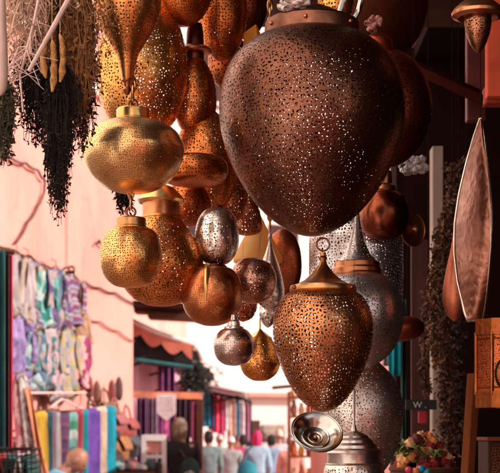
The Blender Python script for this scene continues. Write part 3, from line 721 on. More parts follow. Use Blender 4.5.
specs=[
 ('white and pale pink blouse, first of the upper row on the wall',17,253,328,17,cloth('blush stripes',[CW,CW,(.85,.62,.66),CW],'stripe',9),'shirt'),
 ('cream striped tunic next to the pale pink blouse',28,257,331,16,cloth('cream stripes',[CREAM,CW,(.74,.6,.58)],'stripe',12),'shirt'),
 ('narrow lavender and white scarf hung beside the teal tunic',36,262,335,9,cloth('lavender bands',[LAV,CW,LAV,(.6,.56,.7)],'band',8),'scarf'),
 ('teal green tunic with pale patches in the upper row',45,270,331,17,cloth('teal print',[TEALC,(.2,.58,.52),TEALC,(.62,.8,.76)],'floral',14),'shirt'),
 ('lavender tunic with a white hem, upper row',56,268,327,16,cloth('lavender print',[LAV,LIL,CW],'floral',10),'shirt'),
 ('navy and cream scarf hung in front of the lavender tunic',62,270,324,8,cloth('navy cream',[NAVY,CREAM,BLU],'stripe',11),'scarf'),
 ('purple, magenta and white banded tunic in the upper row',72,274,327,17,cloth('magenta bands',[LAV,CW,MAG,LIL,CW],'band',7),'shirt'),
 ('tan orange cloth at the right end of the upper row',82,281,345,9,cloth('tan cloth',[TAN,(.72,.42,.26)],'plain'),'scarf'),
 ('lilac purple jacket, first of the lower row on the wall',20,316,379,19,cloth('lilac jacket',[LIL,(.60,.44,.76)],'plain'),'shirt'),
 ('pale blue tunic beside the lilac jacket',33,328,388,14,cloth('pale blue print',[BLU,CW,(.55,.70,.72)],'floral',16),'dress'),
 ('grey and teal patterned dress in the lower row',42,330,392,15,cloth('grey teal print',[GRY,TEALC,CW,(.25,.3,.33)],'floral',18),'dress'),
 ('white dress with blue flowers in the lower row',54,326,394,17,cloth('white floral',[CW,CW,BLU,(.8,.55,.6)],'floral',17),'dress'),
 ('pink scarf hanging lowest under the white flowered dress',58,370,402,9,cloth('pink scarf',[PKC,CW,(.85,.35,.42)],'plain'),'scarf'),
 ('cream and gold floral dress in the lower row',69,328,395,15,cloth('gold floral',[CREAM,(.7,.5,.2),CW,(.5,.5,.4)],'floral',15),'dress'),
 ('red and magenta scarf at the right end of the lower row',83,336,388,11,cloth('red scarf',[REDC,MAG,(.8,.5,.5)],'floral',9),'scarf'),
]
for k,(lab,px,a,b,wp,mt,kd) in enumerate(specs): garment(lab,px,a,b,wp,mt,kd,off=.08 if a<300 else .17,seed=k)

# ------------------------------------------------------------------ rack with lengths of cloth
def rail(name,label,p0,p1,r,mat,cat='rail',brackets=True):
    c=(p0+p1)/2; root=empty(name,c,label,cat)
    MB().tube([p0-c,p1-c],r,8).build('bar',mat,root)
    if brackets:
        for q in (p0,p1): MB().tube([q-c,q-c-WN*.25+Vector((0,0,.05))],r*.8,6).build('bracket',mat,root)
    return root
pinkmetal=plain('pale pink painted metal',(.80,.52,.48),.5,.15)
rail('clothes_rail','thin pale rail under the lower row of clothes',W(24,393,.30),W(86,393,.30),.012,pinkmetal)
rail('clothes_rail','lower rail holding up the lengths of cloth',W(26,414,.42),W(112,409,.42),.014,M['iron'])
for k,(a,b) in enumerate((((50,408),(62,399)),((62,399),(82,409)))):
    q,r_=W(*a,.40),W(*b,.40); tag(MB().tube([(0,0,0),r_-q],.011,6).build('brace',pinkmetal,None,loc=q),('left','right')[k]+' leg of the pale metal brace above the cloth lengths','brace')
def bolt(label,px0,px1,py0,mat,off=.44,seed=0,py1=500):
    eL=W(px0,py0,off); eR=W(px1,py0,off); c=(eL+eR)/2; s=c.y/F; H=min((py1-py0)*s,c.z-.08); wd=(eR-eL).length
    rnd=random.Random(seed+70); ph=rnd.uniform(0,6)
    def fn(u,v):
        return WT*((u-.5)*wd*(1+.03*math.sin(v*4+ph)))+WN*(.045*math.sin(u*9.4+ph+v*.7)+.025*math.sin(u*23+v*2+ph)+.05*(1-(2*u-1)**2))+Vector((0,0,-H*v+.03*(1-(2*u-1)**2)))
    o=MB().grid(fn,16,14,lambda u,v:(u*wd,v*H)).build('cloth_length',mat,None,loc=c,solid=.006)
    return tag(o,label,'cloth','lengths of cloth on the rack')
for k,(lab,a,b,y,mt) in enumerate((
 ('yellow length of cloth at the left of the rack',33,39,414,cloth('yellow cloth',[(.86,.55,.06),(.8,.48,.05)],'plain')),
 ('dark blue green length of cloth beside the yellow one',39,44,415,cloth('dark blue green',[(.03,.10,.13),(.08,.2,.22)],'stripe',14)),
 ('grey and mauve striped length of cloth on the rack',44,53,414,cloth('grey mauve stripes',[(.42,.36,.38),(.3,.2,.26),(.5,.44,.42)],'stripe',9)),
 ('dark navy plaid length of cloth with purple checks',53,64,416,cloth('navy plaid',[(.02,.02,.06),(.10,.04,.2),(.05,.06,.16),(.3,.1,.2)],'plaid',5)),
 ('pale teal and green checked length of cloth',64,70,415,cloth('teal check',[(.25,.55,.5),(.05,.35,.2),(.6,.7,.66)],'band',4)),
 ('narrow red length of cloth between checked and teal ones',70,73,413,cloth('red cloth',[(.7,.08,.14),(.6,.06,.1)],'plain')),
 ('bright teal length of cloth left of the purple one',73,82,413,cloth('bright teal',[(.0,.42,.46),(.0,.36,.42)],'plain')),
 ('purple length of cloth in the middle of the bright ones',82,94,411,cloth('purple cloth',[(.16,.06,.42),(.22,.09,.5)],'plain')),
 ('cream length of cloth right of the purple one',93,100,409,cloth('cream cloth',[(.92,.66,.46),(.9,.72,.55)],'plain')),
 ('turquoise length of cloth at the right end of the rack',100,110,409,cloth('turquoise cloth',[(.0,.36,.52),(.0,.45,.58)],'plain')))):
    bolt(lab,a,b,y,mt,seed=k)
# leaning striped runner
def leaning(label,p0,p1,wpx,mat,cat='cloth',seed=0):
    s=p0.y/F; d=p1-p0
    def fn(u,v): return d*v+Vector(((u-.5)*wpx*s*(1+.5*v),.05*math.sin(u*5+v*3+seed),.02*math.sin(v*8)))
    o=MB().grid(fn,8,16,lambda u,v:(u,v*3)).build('cloth_runner',mat,None,loc=p0,solid=.006); return tag(o,label,cat,'cloth runners slanting down at the left')
leaning('rose red patterned runner slanting down at the far left',P(12,374,11.2),P(28,485,10.6),9,cloth('rose print',[(.62,.16,.2),(.7,.4,.4),(.5,.1,.16)],'floral',12))
leaning('grey white speckled runner slanting down beside the rose red one',P(21,374,11.1),P(40,485,10.5),9,cloth('speckled grey',[(.6,.52,.5),(.45,.36,.36),(.72,.64,.6),(.25,.15,.18)],'floral',20),seed=2)
leaning('bright orange edged runner along the right of the speckled one',P(27,388,11.0),P(49,488,10.4),4,cloth('orange trim',[(.95,.36,.18),(.9,.28,.14)],'plain'),seed=4)
# curtain strip at the left edge
def curtain(label,px0,px1,py0,D,mat,seed=0):
    s=D/F; c=P((px0+px1)/2,py0,D); wd=(px1-px0)*s; H=c.z-.05
    def fn(u,v): return Vector(((u-.5)*wd,.03*math.sin(u*9+seed),-H*v))
    o=MB().grid(fn,10,10,lambda u,v:(u*wd,v*H)).build('curtain',mat,None,loc=c,solid=.006); return tag(o,label,'curtain','curtains at the left edge')
curtain('dark teal curtain at the extreme left edge',-14,5,250,9.0,cloth('dark teal curtain',[(.01,.10,.11),(.015,.14,.14)],'plain'),1)
curtain('black curtain between the teal and red ones at the left edge',4,9.5,254,9.05,cloth('black curtain',[(.02,.008,.008),(.03,.01,.012)],'plain'),2)
curtain('red curtain edge with orange hem at the left',9,13,255,9.1,cloth('red curtain',[(.8,.05,.12),(.9,.2,.12)],'stripe',6),3)
p0,p1=P(-16,249,9.05),P(15,252,9.05); tag(MB().tube([(0,0,0),p1-p0],.02,8).build('curtain_pole',M['wood'],None,loc=p0),'short wooden pole carrying the curtains at the left edge','pole')
# wire basket at the bottom left
D=8.6; bk=empty('wire_basket',P(17,480,D),'black wire basket of folded cloths at the bottom left corner','basket')
s=D/F; bw=19*s; bh=31*s; m=MB()
for k in range(9):
    x=-bw+2*bw*k/8; m.tube([(x,-.18,0),(x,-.18,bh)],.004,5); m.tube([(x,.18,0),(x,.18,bh)],.004,5)
for j in range(6):
    z=bh*j/5; m.tube([(-bw,-.18,z),(bw,-.18,z)],.004,5); m.tube([(-bw,.18,z),(bw,.18,z)],.004,5)
    m.tube([(bw,-.18,z),(bw,.18,z)],.004,5); m.tube([(-bw,-.18,z),(-bw,.18,z)],.004,5)
m.build('wire_mesh',M['iron'],bk)
MB().tube([(-bw,-.18,bh),(bw,-.18,bh),(bw,.18,bh),(-bw,.18,bh)],.009,6,True).build('top_rim',M['iron'],bk)
tb=MB().box((0,0,-.02),(2*bw+.1,.5,.04))
ts=tb.build('table_top',M['wood'],None,smooth=False,loc=bk.location-Vector((0,0,.002))); tag(ts,'small wooden table under the wire basket','table')
for sx in (-1,1):
    for sy in (-1,1): MB().box((sx*bw,sy*.2,-(bk.location.z-.04)/2-.04),(.05,.05,bk.location.z-.045)).build('leg',M['wood'],ts,smooth=False)
for k,(x,cl,lab) in enumerate(((-.07,(.55,.04,.06),'folded red cloth in the wire basket'),(-.02,(.02,.12,.13),'folded dark teal cloth in the wire basket'),(.04,(.7,.6,.6),'folded white cloth in the wire basket'),(.08,(.02,.10,.10),'folded black green cloth at the right of the wire basket'))):
    def fn(u,v,x=x): 
        a=(v-.5)*3.0; return Vector((x+.035*math.sin(a*2)*0+ (u-.5)*.02+.045*(v-.5),-.15+.3*u,bh*.72*(1-abs(v-.5)*1.8)+.02))
    tag(MB().grid(fn,6,10).build('folded_cloth',cloth(lab,[cl,tuple(min(1,k2*1.4) for k2 in cl)],'plain'),None,loc=bk.location,solid=.012),lab,'cloth')

# ------------------------------------------------------------------ people
def skin_mesh(nodes,edges,sub=1):
    """nodes: list of (pos, radius); one continuous skinned surface evaluated to a plain mesh"""
    me=bpy.data.meshes.new('tmp'); me.from_pydata([tuple(p) for p,_ in nodes],edges,[])
    ob=bpy.data.objects.new('tmp',me); col.objects.link(ob)
    ob.modifiers.new('skin','SKIN'); ob.modifiers['skin'].use_smooth_shade=True
    for i,(p,r) in enumerate(nodes):
        rr=r if isinstance(r,tuple) else (r,r)
        me.skin_vertices[0].data[i].radius=rr
    me.skin_vertices[0].data[0].use_root=True
    sm=ob.modifiers.new('sub','SUBSURF'); sm.levels=sub; sm.render_levels=sub
    dg=bpy.context.evaluated_depsgraph_get(); dg.update()
    out=bpy.data.meshes.new_from_object(ob.evaluated_get(dg))
    bpy.data.objects.remove(ob); return out
def mesh_obj(name,me,mat,parent):
    me.name=name; me.materials.clear(); me.materials.append(mat)
    me.polygons.foreach_set('use_smooth',[True]*len(me.polygons))
    o=bpy.data.objects.new(name,me); col.objects.link(o); o.parent=parent; return o
def head_geo(M4):
    """head facing local +y, centred on the origin; returns verts, faces"""
    n,m=28,20; vs=[]; fs=[]
    for i in range(m+1):
        th=math.pi*i/m
        for k in range(n):
            a=2*math.pi*k/n
            x=math.sin(th)*math.cos(a); y=math.sin(th)*math.sin(a); z=math.cos(th)
            X=.074*x; Y=.096*y; Z=.116*z
            if z<0:
                X*=1-.34*(-z)**1.3; Y*=1-.12*(-z)
                if y<0: Y*=1-.30*(-z)
            if y>0:
                f=math.exp(-(x/.20)**2)
                Y+=f*(.022*math.exp(-((z+.18)/.13)**2)+.010*math.exp(-((z-.0)/.12)**2)+.012*math.exp(-((z+.85)/.15)**2)+.008*math.exp(-((z+.50)/.06)**2)-.006*math.exp(-((z+.42)/.035)**2))
                for sx in (-.42,.42): Y-=.011*math.exp(-((x-sx)/.16)**2-((z-.05)/.10)**2)
                Y+=.006*math.exp(-((z-.20)/.08)**2)
            vs.append(M4@Vector((X,Y,Z)))
    for i in range(m):
        for k in range(n):
            k2=(k+1)%n; fs.append((i*n+k,(i+1)*n+k,(i+1)*n+k2,i*n+k2))
    return vs,fs
def person(label,px,D,H,yaw,top,bottom,hair,lean=0,head_pitch=0,head_yaw=0,robe=False,skin='skin',arm_fwd=(.15,.15),group=None,sleeve_full=True):
    u=H/1.75; x=(px-CX)/F*D; root=empty('person',(x,D,0),label,'person',group,rz=R(yaw))
    Rl=Matrix.Rotation(R(-lean),3,'X'); piv=Vector((0,0,.95*u))
    def up(p): return piv+Rl@(Vector(p)*u-piv)
    lo=lambda p: Vector(p)*u
    N=[];E=[]
    def add(p,r,par=None):
        N.append((p,tuple(k*u for k in r) if isinstance(r,tuple) else r*u))
        if par is not None: E.append((par,len(N)-1))
        return len(N)-1
    pel=add(lo((0,0,.95)),(.145,.10)); wai=add(up((0,0,1.10)),(.13,.09),pel); che=add(up((0,0,1.28)),(.15,.10),wai); upc=add(up((0,-.01,1.40)),(.11,.075),che); nb=add(up((0,0,1.49)),.062,upc); nk=add(up((0,.010,1.56)),.056,nb); 
    top_head=add(up((0,.018,1.61)),.050,nk)
    arms=[];legs=[]
    for sg,af in zip((-1,1),arm_fwd):
        sh=add(up((.172*sg,-.005,1.435)),.060,upc); el=up((.225*sg,-.03+af*.3,1.14)); wr=el+Vector((.01*sg,af*.9+.03,-.25+max(0,af)*.25))*u
        e=add(el,.042,sh); w_=add(wr,.028,e); d=(wr-el).normalized(); pm=wr+d*.075*u; pa=add(pm,(.034,.020),w_)
        side=d.cross(Vector((0,1,0))).normalized() if abs(d.y)<.9 else Vector((1,0,0)); curl=Vector((-.012*sg,.022,0))*u
        for k in range(4):
            off=side*((k-1.5)*.019*u); ln=(.070,.082,.078,.062)[k]*u
            f1=add(pm+off+d*.018*u,.0085,pa); f2=add(pm+off+d*(.018*u+ln*.55)+curl*.5,.008,f1); add(pm+off+d*(.018*u+ln*.9)+curl*1.4,.0065,f2)
        tb=add(wr+d*.03*u+Vector((0,.03,0))*u,.010,w_); add(wr+d*.075*u+Vector((0,.05,0))*u,.008,tb)
        arms.append((sh,e,w_))
    for sg in (-1,1):
        hp=add(lo((.085*sg,0,.88)),.092,pel); kn=add(lo((.095*sg,.015,.49)),.060,hp); an=add(lo((.10*sg,-.02,.09)),.040,kn); to=add(lo((.115*sg,.11,.035)),(.04,.03),an); legs.append((hp,kn,an,to))
    body=skin_mesh(N,E,1)
    bm=bmesh.new(); bm.from_mesh(body)
    hc=up((0,.035,1.655)); M4=Matrix.Translation(hc)@Matrix.Rotation(R(-lean*.8-head_pitch),4,'X')@Matrix.Rotation(R(head_yaw),4,'Z')@Matrix.Scale(u,4)
    vs,fs=head_geo(M4); bv=[bm.verts.new(v) for v in vs]
    for f in fs:
        try: bm.faces.new([bv[i] for i in f])
        except ValueError: pass
    bmesh.ops.remove_doubles(bm,verts=bv,dist=1e-5)
    for sg in (-1,1):      # ears stay part of the body surface
        em=M4@Matrix.Translation((sg*.074,-.008,-.005))
        res=bmesh.ops.create_uvsphere(bm,u_segments=10,v_segments=8,radius=1,matrix=em@Matrix.Diagonal((.012,.021,.033,1)))
    bm.to_mesh(body); bm.free()
    b=mesh_obj('body',body,M[skin],root)
    for sg in (-1,1):
        eb=MB().ball((0,0,0),.010,n=10,m=8).build('eye',M['eye'],root); eb.matrix_local=M4@Matrix.Translation((sg*.031,.079,.006))
    # clothes: same skeleton, a little thicker
    g=.020
    tn=[];te=[]
    def tadd(i,extra,par=None):
        p,r=N[i]; r=r if isinstance(r,tuple) else (r,r); tn.append((p,tuple(k+extra*u for k in r)))
        if par is not None: te.append((par,len(tn)-1))
        return len(tn)-1
    a0=tadd(pel,g+.012); a1=tadd(wai,g,a0); a2=tadd(che,g,a1); a3=tadd(upc,g,a2); tn.append((N[nb][0]+Vector((0,-.004,.012))*u,(.074*u,.072*u))); te.append((a3,len(tn)-1))
    for sh,e,w_ in arms:
        s1=tadd(sh,g,a3); s2=tadd(e,.018,s1)
        if sleeve_full: tn.append((N[w_][0]*.94+N[e][0]*.06,(.042*u,.042*u))); te.append((s2,len(tn)-1))
    mesh_obj('shirt',skin_mesh(tn,te,2),top,root)
    if robe:
        prof=crom([(.17*u,1.15*u),(.19*u,.95*u),(.21*u,.6*u),(.25*u,.12*u),(.255*u,.08*u)],5); k=MB()
        rr=[(r,z) for r,z in prof]; k.lathe(rr,28); 
        for i,v in enumerate(k.v):
            a=math.atan2(v.y,v.x); f=1+.05*math.sin(a*7)*(1.2*u-v.z)/u; k.v[i]=Vector((v.x*f,v.y*f*.78,v.z))
        k.build('robe',bottom,root,solid=.008)
    else:
        ln=[];le=[]
        def ladd(p,r,par=None):
            ln.append((p,r)); 
            if par is not None: le.append((par,len(ln)-1))
            return len(ln)-1
        h0=ladd(N[pel][0],(.155*u,.115*u))
        for hp,kn,an,to in legs:
            p1=ladd(N[hp][0],.108*u,h0); p2=ladd(N[kn][0],.080*u,p1); ladd(N[an][0]+Vector((0,0,.02)),.070*u,p2)
            sn=[(N[an][0]-Vector((0,.03,.03))*u,.042*u),(N[to][0],(.045*u,.034*u)),(N[to][0]+Vector((0,.05,0))*u,(.036*u,.024*u))]
            mesh_obj('shoe',skin_mesh(sn,[(0,1),(1,2)],1),M['hairdark'],root)
        mesh_obj('trousers',skin_mesh(ln,le,1),bottom,root)
    kind,hm=hair
    if kind!='bald':
        k=MB(); rs=random.Random(int(px*10)); n=26; m_=14
        zc={'short':-.72,'long':-1.0,'scarf':-.95,'cap':.12,'hat':.12}[kind]
        def fn(uu,vv):
            a=2*math.pi*uu; th=math.pi*.5*(1-0)*vv*1.0
            back=math.sin(a)<.25
            lim=math.acos(max(-.98,min(.98,(zc if back else (.42 if kind in('short','long') else (.30 if kind=='scarf' else zc))))))
            th=lim*vv; sc_=1.09 if kind in('short','long') else (1.14 if kind!='hat' else 1.18)
            jit=1+ (.035*math.sin(a*9+vv*7)+.03*math.sin(a*17+vv*3+px) if kind in('short','long','scarf') else 0)
            x=math.sin(th)*math.cos(a); y=math.sin(th)*math.sin(a); z=math.cos(th)
            w_=1.0 if z>-.2 else 1-.10*(-z)
            if kind in('long','scarf') and z<-.1: w_=1.0+.25*min(1,-z)
            return Vector((.074*sc_*x*jit*w_,.100*sc_*y*jit*w_-.004,.116*sc_*z*(1.55 if (kind in('long','scarf') and z<0) else 1)*(1.12 if kind=='hat' and z>.5 else 1)))
        k.grid(fn,n,m_); o=k.build({'scarf':'headscarf','cap':'cap','hat':'hat'}.get(kind,'hair'),hm,root,solid=.010)
        o.matrix_local=M4
        if kind in ('long','short'):
            sk=MB()
            for q in range(110):
                uu=rs.random(); off=rs.uniform(-.05,.05); ss=rs.uniform(1.02,1.10); pts=[fn((uu+off*t*.5)%1,.15+.85*t*rs.uniform(.97,1.03))*(ss if t>0 else 1.0) for t in (0,.3,.6,.85,1.0)]
                if kind=='long': pts.append(pts[-1]+Vector((rs.uniform(-.02,.02),rs.uniform(-.02,.01),-rs.uniform(.02,.07))))
                sk.tube(pts,[.006,.006,.0055,.005,.004,.002][:len(pts)],4)
            sk.build('hair_strands',hm,o)
        if kind=='hat':
            br=MB().lathe([(.085,.018),(.11,.012),(.125,.004),(.11,.006),(.085,.010)],28).build('brim',hm,o)
    return root
def cl(name,*c,kind='plain',scale=6): return cloth(name,[tuple(k/.70 for k in q) for q in c],kind,scale)
man=person('bald man in a light blue shirt bending forward in front of the cloth lengths',27,11.2,1.62,-78,cl('light blue shirt',(.16,.42,.62),(.2,.5,.7)),cl('dark trousers a',(.05,.05,.07)),('bald',None),lean=34,head_pitch=12,skin='skin',arm_fwd=(.3,.3))
person('woman in black clothes with grey brown hair standing before the curtained shop',180,17.0,1.79,8,cl('black jacket',(.012,.014,.016),(.02,.022,.024)),cl('black trousers',(.012,.012,.014)),('long',M['hair']),head_yaw=-25,skin='skinp',arm_fwd=(.12,.42),sleeve_full=False)
person('man in a grey robe and white cap, left of the pink topped person',231,26,1.56,5,cl('grey robe',(.36,.36,.36),(.45,.44,.42)),cl('grey robe skirt',(.36,.36,.36),(.42,.42,.4)),('cap',cl('white cap',(.8,.72,.7))),robe=True)
person('person in a pale green grey tunic just left of the grey robed man',220,28,1.60,20,cl('grey green tunic',(.28,.34,.33),(.34,.38,.36)),cl('tunic skirt',(.26,.30,.30)),('cap',cl('pinkish cap',(.75,.5,.48))),robe=True)
person('person in a hot pink top among the street crowd',243,27,1.60,-6,cl('hot pink top',(.75,.05,.22),(.8,.08,.28)),cl('dark jeans b',(.06,.07,.12)),('short',M['hairdark']))
pb=person('woman with a red headscarf and light blue striped shirt carrying a teal bag',257,23.5,1.66,4,cl('pale blue shirt',(.42,.56,.70),(.52,.64,.74),(.36,.50,.66),kind='stripe',scale=10),cl('blue jeans c',(.10,.16,.30)),('scarf',cl('red headscarf',(.62,.03,.14),(.7,.05,.18))))
bg=empty('shoulder_bag',pb.location+Vector((-.17,-.16,.98)),'large teal shoulder bag on the back of the red headscarf woman','bag')
MB().ball((0,0,0),.17,.09,.21,16,10).build('pouch',cl('teal bag',(.02,.22,.30),(.03,.28,.36)),bg); MB().tube([(-.12,.0,.12),(-.02,.03,.34),(.10,.05,.46)],.012,6).tube([(-.13,.0,.10),(-.16,.1,.2),(-.1,.22,.30)],.012,6).build('strap',M['hairdark'],bg)
person('dark haired person in a light blue shirt right of the red headscarf woman',271,25.5,1.60,-10,cl('sky blue shirt',(.34,.52,.74),(.4,.58,.8)),cl('blue jeans d',(.14,.2,.36)),('short',M['hairdark']))
person('person with a cream sun hat in a pale shirt in the crowd',279,27.5,1.68,6,cl('pale shirt',(.66,.62,.64),(.72,.68,.68)),cl('beige trousers',(.5,.4,.3)),('hat',cl('cream hat',(.82,.62,.45),(.86,.7,.55))))
person('broad person in a salmon shirt with a grey cap nearest the tin dish',291,22.5,1.58,0,cl('salmon shirt',(.82,.36,.28),(.86,.42,.34)),cl('dark trousers e',(.08,.08,.1)),('cap',cl('grey cap',(.46,.42,.44),(.54,.5,.5))))
person('person with dark hair in a rust coat deep in the street crowd',237,31,1.66,12,cl('rust coat',(.42,.14,.08),(.5,.2,.12)),cl('dark trousers f',(.06,.05,.06)),('short',M['hairdark']))
person('person in a navy jacket behind the red headscarf woman',251,30,1.72,-15,cl('navy jacket',(.06,.08,.18),(.1,.12,.24)),cl('dark trousers g',(.06,.05,.06)),('short',M['hairdark']))
person('person with brown hair in a white tunic behind the light blue shirts',264,32,1.68,10,cl('white tunic far',(.7,.64,.62),(.76,.7,.68)),cl('tan trousers h',(.36,.26,.2)),('long',M['hair']))
person('person in a pink headscarf half hidden near the shelf unit',285,30,1.66,0,cl('plum coat far',(.30,.10,.18),(.36,.14,.22)),cl('plum skirt',(.26,.09,.15)),('scarf',cl('pale pink headscarf',(.78,.45,.48))),robe=True)
person('person in a green grey coat walking beside the far clothes pole',209,24,1.66,15,cl('green grey coat',(.16,.22,.22),(.22,.28,.27)),cl('dark trousers i',(.05,.05,.06)),('short',M['hairdark']))
bp=empty('backpack',man.location*0+Vector(((190-CX)/F*16.75,16.75,1.17)),'dark green backpack slung on the right of the woman in black','backpack')
MB().ball((0,0,0),.12,.09,.17,16,12).build('pack',cl('dark green pack',(.01,.05,.045),(.02,.08,.07)),bp); MB().ball((0,-.08,-.05),.075,.03,.07,12,8).build('pocket',cl('dark pack pocket',(.015,.06,.055)),bp); MB().tube([(-.05,-.02,.16),(-.12,.1,.26),(-.14,.18,.14)],.014,6).build('strap',M['hairdark'],bp)

# ------------------------------------------------------------------ bags on the far part of the pink wall
def bag(label,px,py0,wm,hm,mat,off=.16,flap=True,D=None,group='bags hung on the pink wall'):
    c=W(px,py0,off); root=empty('handbag',c-Vector((0,0,.16+hm)),label,'bag',group)
    a=math.atan2(WT.y,WT.x); n=16; m=MB()
    m.ball((0,0,hm/2),wm/2,.085,hm/2,18,12)
    for i,v in enumerate(m.v):   # squarer outline than a ball
        x=v.x/(wm/2); z=(v.z-hm/2)/(hm/2); f=max(abs(x),abs(z),1e-3)/max(math.hypot(x,z),1e-3); g=1+(1/f-1)*.65
        m.v[i]=Vector((v.x*g,v.y,hm/2+(v.z-hm/2)*g*(1 if z<0 else .92)))
    b=m.build('pouch',mat,root); b.rotation_euler=(0,0,a)
    if flap:
        f=MB().grid(lambda u,v:Vector(((u-.5)*wm*.96*(1-.25*v*v),-.03-.07*math.sin(v*1.5),hm*(.98-.5*v))),10,6).build('flap',mat,root,solid=.01); f.rotation_euler=(0,0,a)
    st=MB().tube([(-wm*.38,0,hm*.85),(-wm*.2,.02,hm+.12),(0,.03,hm+.16),(wm*.2,.02,hm+.12),(wm*.38,0,hm*.85)],.012,6).build('strap',mat,root); st.rotation_euler=(0,0,a)
    return root
def leather(n,*c): return plain(n,tuple(k*.5 for k in c),.45,.3,10)
for lab,px,py,wm,hm,c in (('dark grey leather bag nearest the turquoise cloth, upper row',92,398,.5,.32,(.06,.045,.05)),('tan woven bag in the upper row of bags',106,388,.6,.28,(.42,.2,.1)),('rose pink bag below the tan woven one',116,398,.55,.30,(.75,.22,.24)),
   ('black round bag under the dark grey one',108,413,.5,.28,(.02,.015,.018)),('orange tan bag in the middle of the bags',121,422,.5,.34,(.8,.32,.12)),('coral red bag hung at the far end of the wall',128,405,.5,.26,(.72,.14,.12)),('slate grey bag at the far end of the wall under the coral one',131,422,.5,.3,(.12,.13,.16)),
   ('long dark brown bag low in the middle of the bags',113,436,.45,.36,(.10,.035,.03)),('red brown bag low near the turquoise cloth',101,432,.5,.36,(.32,.09,.06)),('dark wine bag lowest at the far end of the wall',126,442,.5,.3,(.16,.03,.045))):
    bag(lab,px,py,wm,hm,leather(lab,*c))
for k,(px,py) in enumerate(((89,374),(97,380),(112,379),(119,376))):
    c=W(px,py,.1); s=c.y/F; o=MB().lathe(crom([(0,0),(3*s,-4*s),(4*s,-12*s),(3.6*s,-20*s),(2*s,-24*s),(0,-25*s)]),16,flip=True).build('slipper',leather('slipper leather %d'%k,*((.28,.12,.1),(.45,.2,.14),(.5,.12,.1),(.22,.12,.12))[k]),None,loc=c); o.scale=(1,.6,1)
    tag(o,('dusky pointed slipper hung highest beside the red scarf','brown pointed slipper second from the red scarf','red pointed slipper above the tan woven bag','dark pointed slipper above the rose pink bag')[k],'slipper','pointed slippers on the pink wall')

# ------------------------------------------------------------------ awnings, beams, curtains of the mauve shop
def box_between(m,p0,p1,w_,h):
    d=Vector(p1)-Vector(p0); q=d.to_track_quat('X','Z').to_matrix(); m.box((Vector(p0)+Vector(p1))/2,(d.length,w_,h),q); return m
def awning(label,near,far,x_in,z_in,x_out,z_out,mat,under,scallop=None,edge=True,drop=.30):
    root=empty('awning',((x_in+x_out)/2,(near+far)/2,z_out),label,'awning'); o=root.location
    A=Vector((x_in,near,z_in))-o; B=Vector((x_out,near,z_out))-o; C=Vector((x_out,far,z_out))-o; Dd=Vector((x_in,far,z_in))-o
    def fn(u,v,dz=0): p=A.lerp(B,u).lerp(Dd.lerp(C,u),v); p.z-=.05*math.sin(u*3.14)*1+.03*math.sin(v*9.4)-dz; return p
    MB().grid(lambda u,v:fn(u,v,.0),10,8).build('canopy_cloth',mat,root); MB().grid(lambda u,v:fn(u,v,-.03),10,8).build('underside',under,root)  # underside sheet carries the awning's shade in its colour
    if edge: MB().tube([fn(0,0,.03),fn(.25,0,.03),fn(.5,0,.03),fn(.75,0,.03),fn(1,0,.03),fn(1,.5,.03),fn(1,1,.03)],.035,8).build('edge_rail',M['white'],root)
    if scallop:
        def sfn(u,v):
            p=fn(u,0,0); p.y-=.01; p.z-=v*(drop+.10*abs(math.sin(u*math.pi*3.5))); return p
        MB().grid(sfn,42,3).build('valance',scallop,root)
    if scallop:
        def kfn(u,v):
            p=fn(u,0,0); p.y+=.06; p.z+=-.09-v*(.22+.26*(1-u)); return p
        MB().grid(kfn,14,3).build('shade_panel',under,root)  # black panel stands for the shaded space inside the awning
        MB().tube([kfn(0,1)+Vector((0,-.02,0)),kfn(1,1)+Vector((0,-.02,0))],.028,8).build('bar',M['teal'],root)
    for v in (.1,.9):
        MB().tube([Vector((x_in,near+(far-near)*v,z_in-.7))-o,fn(.9,v,-.04)],.02,6).build('strut',M['iron'],root)
    return root
shadecl=cl('underside shade',(.012,.010,.010),(.02,.014,.014))  # shade under the orange awning put into near-black cloth
awning('orange scalloped awning with a white edge over the mauve shop',19.4,23.5,-1.80,3.26,-.80,2.86,cl('orange awning',(.75,.25,.16),(.82,.34,.24)),shadecl,cl('coral valance',(.78,.24,.16),(.7,.2,.14)),drop=.10)
awning('dirty grey tarp awning below the orange one',21.5,25.5,-1.68,2.92,-.62,2.64,cl('grey tarp',(.42,.36,.36),(.6,.52,.5)),cl('grey tarp shade',(.10,.08,.085),(.16,.12,.12)),None,edge=False)  # darker copy of the tarp colour paints the shade below it
awning('white market awning further down the street over the hung clothes',26.5,32,-1.35,2.75,-.10,2.42,cl('white awning',(.78,.68,.66),(.8,.74,.7)),cl('white awning shade',(.5,.34,.33)),None,edge=True)  # lower sheet is a shaded copy of the white cloth
pg=empty('timber_roof',(-1.3,18.9,3.3),'dark timber roof slats sticking out over the awnings by the jar lantern','roof slats')
for k,(xa,xb,z,y) in enumerate(((-1.8,-.95,.32,18.8),(-1.8,-.74,.20,19.0),(-1.8,-.86,.09,19.2),(-1.6,-.62,.02,19.5),(-1.4,-.72,-.06,19.4))):
    MB().box(((xa+xb)/2+1.3,y-18.9,z),(xb-xa,.5,.07),Matrix.Rotation(R(3),3,'Y')).build('slat',M['woodh'],pg,smooth=False)
b=P(112,394,18.6); b2_=P(202,396,18.6); lt=empty('lintel_beam',(b+b2_)/2,'orange painted beam holding the white pennant','beam')
box_between(MB(),b-lt.location,b2_-lt.location,.10,.085).build('beam_body',plain('orange beam paint',(.85,.30,.16),.7,.3),lt,smooth=False)
box_between(MB(),b2_-lt.location+Vector((-.03,0,-.045)),b2_-lt.location+Vector((-.03,0,-b2_.z)),.09,.08).build('post',M['woodh'],lt,smooth=False)
